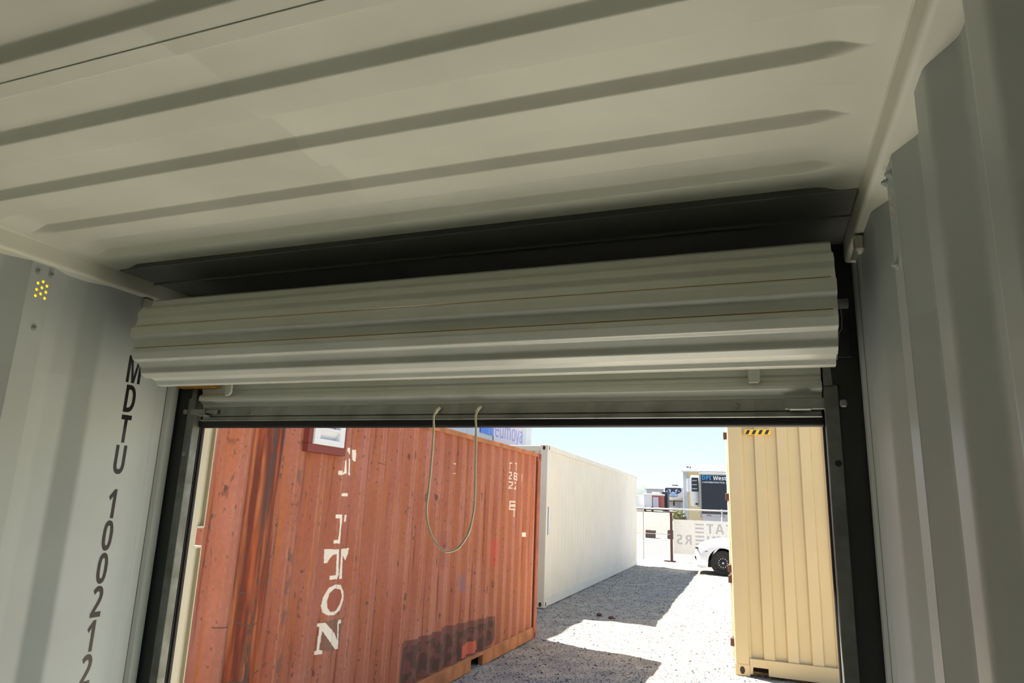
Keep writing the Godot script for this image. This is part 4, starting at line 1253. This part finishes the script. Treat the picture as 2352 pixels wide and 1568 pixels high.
# ------------------------------------------------------------------ far side of the street
func far_things() -> void:
	# refrigerated trailer
	var tr := thing("semi_trailer", "dark navy semi-trailer with white refrigeration unit and lettering", "trailer")
	var z := -46.0
	part(tr, "box_body", bx(-3.14, 0.96, z, 9.5, 3.6, z - 2.6, 0.02), M.navy)
	part(tr, "roof_cap", bx(-3.16, 3.52, z + 0.02, 9.5, 3.68, z - 2.62, 0.03), M.galvpipe)
	part(tr, "front_post", bx(-3.2, 0.7, z + 0.03, -3.06, 3.6, z - 0.1, 0.02), M.steel)
	part(tr, "lower_rail", bx(-3.06, 0.84, z + 0.02, 9.5, 0.98, z - 2.6, 0.01), M.galvpipe)
	part(tr, "side_skirt", bx(-3.0, 0.45, z - 0.05, 9.0, 0.84, z - 0.12, 0.01), M.grey)
	for k in 6:
		part(tr, "reflector", bx(-2.75 + 0.85 * k, 0.86, z + 0.03, -2.45 + 0.85 * k, 0.92, z + 0.022, 0.002), M.red)
	for lg in [-2.2, 7.0, 8.2]:
		var ls := S(true)
		lathe(ls, [Vector2(0.0, 0.1), Vector2(0.5, 0.1), Vector2(0.5, -0.1), Vector2(0, -0.1)] if lg > 0 else [Vector2(0, 0.06), Vector2(0.1, 0.06), Vector2(0.1, -0.06), Vector2(0, -0.06)], Vector3(lg, gy(z) + (0.5 if lg > 0 else 0.1), z - 0.4), Vector3(0, 0, 1), 20)
		if lg < 0: bxs(ls, lg - 0.07, gy(z), z - 0.5, lg + 0.07, 0.95, z - 0.36, 0.01)
		part(tr, "wheel" if lg > 0 else "landing_leg", fin(ls), M.tyre)
	var ru := S(true)
	var un := rounded([Vector2(-3.2, 3.5), Vector2(-3.8, 3.52), Vector2(-3.84, 2.4), Vector2(-3.8, 1.42), Vector2(-3.2, 1.44)], 0.12, 4)
	var up := PackedVector2Array()
	for p in un: up.append(p)
	extr(ru, up, Vector3(0, 0, z - 0.3), Vector3(1, 0, 0), Vector3(0, 1, 0), Vector3(0, 0, -1), 2.0)
	var unit := part(tr, "refrigeration_unit", fin(ru), M.wh, "white refrigeration unit on the trailer's front")
	part(unit, "grille", bx(-3.72, 2.42, z - 0.29, -3.26, 3.36, z - 0.31, 0.005), M.navy)
	for k in 3:
		part(unit, "louver", bx(-3.68, 2.58 + 0.27 * k, z - 0.26, -3.36, 2.64 + 0.27 * k, z - 0.3, 0.004), M.galvpipe)
	part(unit, "control_box", bx(-3.5, 1.55, z - 0.29, -3.32, 1.66, z - 0.31, 0.004), M.black)
	for q in [["DPI", 0.37, -3.02, 3.345, mat(rgb(60, 160, 240), 0.5)], ["West", 0.36, -2.28, 3.335, mat(rgb(240, 242, 246), 0.5)], ["A DISTRIBUTION PLUS, INC", 0.137, -2.99, 3.05, mat(rgb(226, 230, 236), 0.5)]]:
		var o := part(tr, "lettering", text_mesh(q[0], q[1], 0.01, true, true), q[4])
		o.position = Vector3(q[2], q[3], z + 0.006)
	# metal building
	var b := thing("metal_building", "tan metal building with white ribbed roof behind the trailer", "building")
	z = -62.0
	part(b, "walls", bx(-5.9, -0.3, z, 16.0, 4.45, z - 14.0, 0.02), mottled(rgb(214, 198, 150), 0.04, 0.6, 0.0, 0.2, 19))
	part(b, "corner_trim", bx(-5.98, -0.3, z + 0.05, -5.55, 4.5, z - 0.3, 0.02), M.grey)
	var rf := S()
	extr(rf, PV([0, 0, -0.5, 0.0, -7.0, 0.9, -14.3, 0.0, -14.3, -0.12, 0, -0.12]), Vector3(-6.05, 4.5, z + 0.3), Vector3(0, 0, 1), Vector3(0, 1, 0), Vector3(1, 0, 0), 22.5)
	var roof := part(b, "roof", fin(rf), M.wh)
	for k in 24:
		var rb := S()
		box(rb, Vector3(-5.6 + 0.6 * k, 4.98, z - 3.45), Vector3(0.06, 0.06, 6.6), 0.01, Basis(Vector3(1, 0, 0), atan(0.9 / 6.5)))
		part(roof, "rib", fin(rb), M.grey)
	part(b, "wall_cabinet", bx(-5.62, 2.6, z + 0.35, -5.2, 3.85, z, 0.05), M.wh)
	var fl := Node3D.new()
	fl.name = "floodlight"
	b.add_child(fl)
	var fs := S()
	bxs(fs, -5.62, 4.72, z + 0.5, -5.38, 4.9, z + 0.3, 0.02)
	bxs(fs, -5.34, 4.7, z + 0.5, -5.2, 4.9, z + 0.3, 0.02)
	part(fl, "lamp_heads", fin(fs), M.steel)
	var fa := S()
	tube(fa, [Vector3(-5.35, 4.75, z + 0.35), Vector3(-5.35, 4.45, z + 0.2)], 0.03)
	part(fl, "arm", fin(fa), M.steel)
	# fifth-wheel camper, front on
	var rv := thing("camper", "white fifth-wheel camper with dark wraparound nose graphic", "camper")
	z = -105.0
	var cs := S(true)
	var sec := [[-1.40, 2.1, 3.92, 0.0], [-1.30, 2.0, 4.02, 0.14], [-0.9, 1.93, 4.08, 0.24], [0.0, 1.88, 4.1, 0.28], [0.9, 1.93, 4.08, 0.24], [1.30, 2.0, 4.02, 0.14], [1.40, 2.1, 3.92, 0.0]]
	for i in sec.size() - 1:
		var ring := []
		for s in [sec[i], sec[i + 1]]:
			var x: float = -12.1 + s[0]
			ring.append([Vector3(x, s[1], z - 1.0), Vector3(x, s[1] + 0.12, z - 0.3 + s[3] * 0.4), Vector3(x, s[1] + 0.6, z + s[3]), Vector3(x, s[2] - 0.5, z + s[3]), Vector3(x, s[2] - 0.12, z - 0.3 + s[3]), Vector3(x, s[2], z - 0.9)])
		for k in 5: Q(cs, ring[0][k], ring[0][k + 1], ring[1][k + 1], ring[1][k])
	part(rv, "front_cap", fin(cs), M.wh)
	part(rv, "body", bx(-13.5, 1.9, z - 0.9, -10.7, 4.0, z - 9.0, 0.08), M.wh)
	part(rv, "lower_body", bx(-13.45, 0.75, z - 1.9, -10.75, 1.95, z - 9.0, 0.05), M.wh)
	part(rv, "hitch_recess", bx(-13.3, 1.8, z - 1.0, -10.9, 1.98, z - 1.88, 0.02), M.black)
	part(rv, "kingpin_box", bx(-12.2, 1.15, z - 0.4, -12.0, 1.9, z - 0.8, 0.03), M.black)
	part(rv, "storage_hatch", bx(-13.0, 0.95, z - 1.88, -11.2, 1.7, z - 1.9, 0.01), M.grey)
	for k in 2: part(rv, "landing_leg", bx(-13.1 + 1.9 * k, 0.35, z - 2.1, -12.98 + 1.9 * k, 0.8, z - 2.25, 0.01), M.steel)
	part(rv, "air_conditioner", bx(-12.5, 4.05, z - 1.6, -11.6, 4.32, z - 2.6, 0.08), M.navy)
	# dark wraparound visor with white eyes and a pale blue blaze
	var vg := S()
	extr(vg, PV([-1.15, 0.0, 1.15, 0.0, 1.28, -0.45, 1.05, -0.72, 0.5, -1.0, 0.16, -0.62, -0.16, -0.62, -0.5, -1.0, -1.05, -0.72, -1.28, -0.45]), Vector3(-12.1, 3.82, z + 0.25), Vector3(1, 0, 0), Vector3(0, 1, 0), Vector3(0, 0, 1), 0.05)
	var visor := part(rv, "dark_visor", fin(vg), M.visor)
	for s in [-1, 1]:
		var ey := S()
		extr(ey, PV([s * 0.72, -0.22, s * 0.40, -0.28, s * 0.28, -0.52, s * 0.55, -0.5]), Vector3(-12.1, 3.82, z + 0.3), Vector3(1, 0, 0), Vector3(0, 1, 0), Vector3(0, 0, 1), 0.02)
		part(visor, "white_marking", fin(ey), M.wh)
		part(visor, "marker_light", bx(-12.1 + s * 0.88 - 0.09, 3.22, z + 0.3, -12.1 + s * 0.88 + 0.09, 3.38, z + 0.32, 0.01), M.wh)
		var bl := S()
		extr(bl, PV([0.0, 0.0, s * 0.12, 0.0, s * 0.62, 0.72, s * 0.42, 0.78, s * 0.1, 0.45, 0.0, 0.4]), Vector3(-12.1, 2.5, z + 0.3), Vector3(1, 0, 0), Vector3(0, 1, 0), Vector3(0, 0, 1), 0.02)
		part(rv, "blue_blaze", fin(bl), mat(rgb(140, 185, 235), 0.5))
		var ch := S()
		extr(ch, PV([0.0, 0.0, s * 0.75, 0.16, s * 0.75, 0.24, 0.0, 0.08]), Vector3(-12.1, 2.42, z + 0.3), Vector3(1, 0, 0), Vector3(0, 1, 0), Vector3(0, 0, 1), 0.02)
		part(rv, "chin_stripe", fin(ch), mat(rgb(70, 90, 160), 0.5))
	# red and white cargo trailer, seen on its corner
	var ct := thing("cargo_trailer", "red and white cargo trailer parked left of the camper", "trailer")
	z = -95.0
	part(ct, "front_wall", bx(-14.95, 0.7, z, -13.8, 2.5, z - 3.0, 0.03), M.wh)
	part(ct, "red_wall", bx(-13.8, 0.7, z, -12.5, 2.5, z - 3.0, 0.03), M.red)
	part(ct, "door", bx(-13.68, 0.78, z + 0.02, -12.92, 2.28, z - 0.02, 0.01), mat(rgb(186, 196, 212), 0.5))
	part(ct, "roof", bx(-15.05, 2.48, z + 0.1, -12.42, 2.72, z - 3.1, 0.06), M.wh)
	part(ct, "roof_vent", bx(-13.9, 2.7, z - 0.6, -12.9, 2.95, z - 1.4, 0.06), M.wh)
	part(ct, "chassis", bx(-14.9, 0.5, z - 0.05, -12.5, 0.7, z - 2.9, 0.02), M.black)
	for q in [-14.75, -13.75]:
		var ws := S(true)
		lathe(ws, [Vector2(0, 0.12), Vector2(0.34, 0.12), Vector2(0.34, -0.12), Vector2(0, -0.12)], Vector3(q, gy(z) + 0.34, z + 0.1), Vector3(1, 0, 0), 16)
		part(ct, "wheel", fin(ws), M.tyre)
	var wt := thing("cargo_trailer", "plain white trailer at the edge of the off-white container", "trailer")
	part(wt, "body", bx(-19.5, 0.75, z - 1.0, -15.05, 2.45, z - 4.0, 0.05), M.wh)
	part(wt, "chassis", bx(-19.3, 0.5, z - 1.1, -15.2, 0.75, z - 3.9, 0.02), M.black)
	for q in [-17.6, -16.6]:
		var ws := S(true)
		lathe(ws, [Vector2(0, 0.12), Vector2(0.34, 0.12), Vector2(0.34, -0.12), Vector2(0, -0.12)], Vector3(q, gy(z) + 0.34, z - 1.2), Vector3(0, 0, 1), 16)
		part(wt, "wheel", fin(ws), M.tyre)
	var dk := thing("equipment_cabinet", "dark upright cabinet between the red trailer and camper", "cabinet")
	part(dk, "body", bx(-13.0, 0.5, -99.0, -12.2, 3.1, -101.0, 0.05), M.navy)
	part(dk, "base", bx(-13.0, 0.38, -98.95, -12.2, 0.5, -101.0, 0.02), M.black)
	# far warehouse and hills
	var wa := thing("warehouse", "low grey warehouse roof behind the red trailer", "building")
	z = -135.0
	part(wa, "walls", bx(-21.0, 0.2, z, -13.0, 4.0, z - 20.0, 0.05), M.grey)
	var wr := S()
	extr(wr, PV([0, 0, -10.0, 0.6, -20.5, 0, -20.5, -0.15, 0, -0.15]), Vector3(-21.3, 4.15, z + 0.3), Vector3(0, 0, 1), Vector3(0, 1, 0), Vector3(1, 0, 0), 8.6)
	part(wa, "roof", fin(wr), mat(rgb(176, 186, 194), 0.5))
	# bush at the corner of the building
	bush()
	var hl := struct_node("mountains", "hazy hills on the horizon")
	var hs := S(true)
	var nz := FastNoiseLite.new(); nz.seed = 61; nz.frequency = 0.004
	var prev := []
	for k in 60:
		var x := -1500.0 + 50.0 * k
		var h := 30.0 + 22.0 * nz.get_noise_1d(x) + 26.0 * exp(-pow((x + 345.0) / 60.0, 2.0))
		var cur := [Vector3(x, -5, -2000), Vector3(x, h * 0.6, -2060), Vector3(x, h, -2160), Vector3(x, -5, -2400)]
		if prev.size() > 0:
			for j in 3: Q(hs, prev[j], prev[j + 1], cur[j + 1], cur[j])
		prev = cur
	part(hl, "ridge", fin(hs), mottled(rgb(82, 86, 72), 0.12, 0.95, 0.0, 0.01, 24))
	haze()

# dusty air between the town and the hills
func haze() -> void:
	var f := FogVolume.new()
	f.name = "valley_haze"
	f.shape = RenderingServer.FOG_VOLUME_SHAPE_BOX
	f.size = Vector3(3000, 90, 1400)
	f.position = Vector3(0, 40, -1290)
	var m := FogMaterial.new()
	m.density = 0.00012
	m.albedo = Color(0.78, 0.9, 1.0)
	f.material = m
	add_child(f)
	f.set_meta("kind", "stuff")
	f.set_meta("label", "pale dusty haze in front of the far hills")
	f.set_meta("category", "haze")

func bush() -> void:
	var t := thing("bush", "olive green shrub at the foot of the tan building", "shrub")
	var rng := RandomNumberGenerator.new()
	rng.seed = 9
	var st := S()
	for i in 700:
		var a := rng.randf() * TAU
		var e := rng.randf_range(-0.3, 1.4)
		var r := rng.randf_range(0.35, 0.75)
		var c := Vector3(-5.25 + cos(a) * cos(e) * r * 0.75, 0.45 + sin(e) * r * 0.85, -52.0 + sin(a) * cos(e) * r * 0.7)
		var u := Vector3(rng.randfn(), rng.randfn(), rng.randfn()).normalized()
		var v := u.cross(Vector3(rng.randfn(), rng.randfn(), rng.randfn())).normalized()
		var l := rng.randf_range(0.06, 0.13)
		Q(st, c - u * l, c + v * l * 0.5, c + u * l, c - v * l * 0.5)
	var lv := part(t, "foliage", fin(st), mat(rgb(128, 134, 82), 0.8))
	lv.set_meta("kind", "stuff")
	var sm := S(true)
	for k in 5:
		tube(sm, [Vector3(-5.25, gy(-52), -52.0), Vector3(-5.25 + 0.3 * cos(k * 1.3), 0.2, -52 + 0.25 * sin(k * 1.3)), Vector3(-5.25 + 0.4 * cos(k * 1.3), 0.7, -52 + 0.35 * sin(k * 1.3))], 0.02, 6)
	part(t, "stems", fin(sm), M.brown)
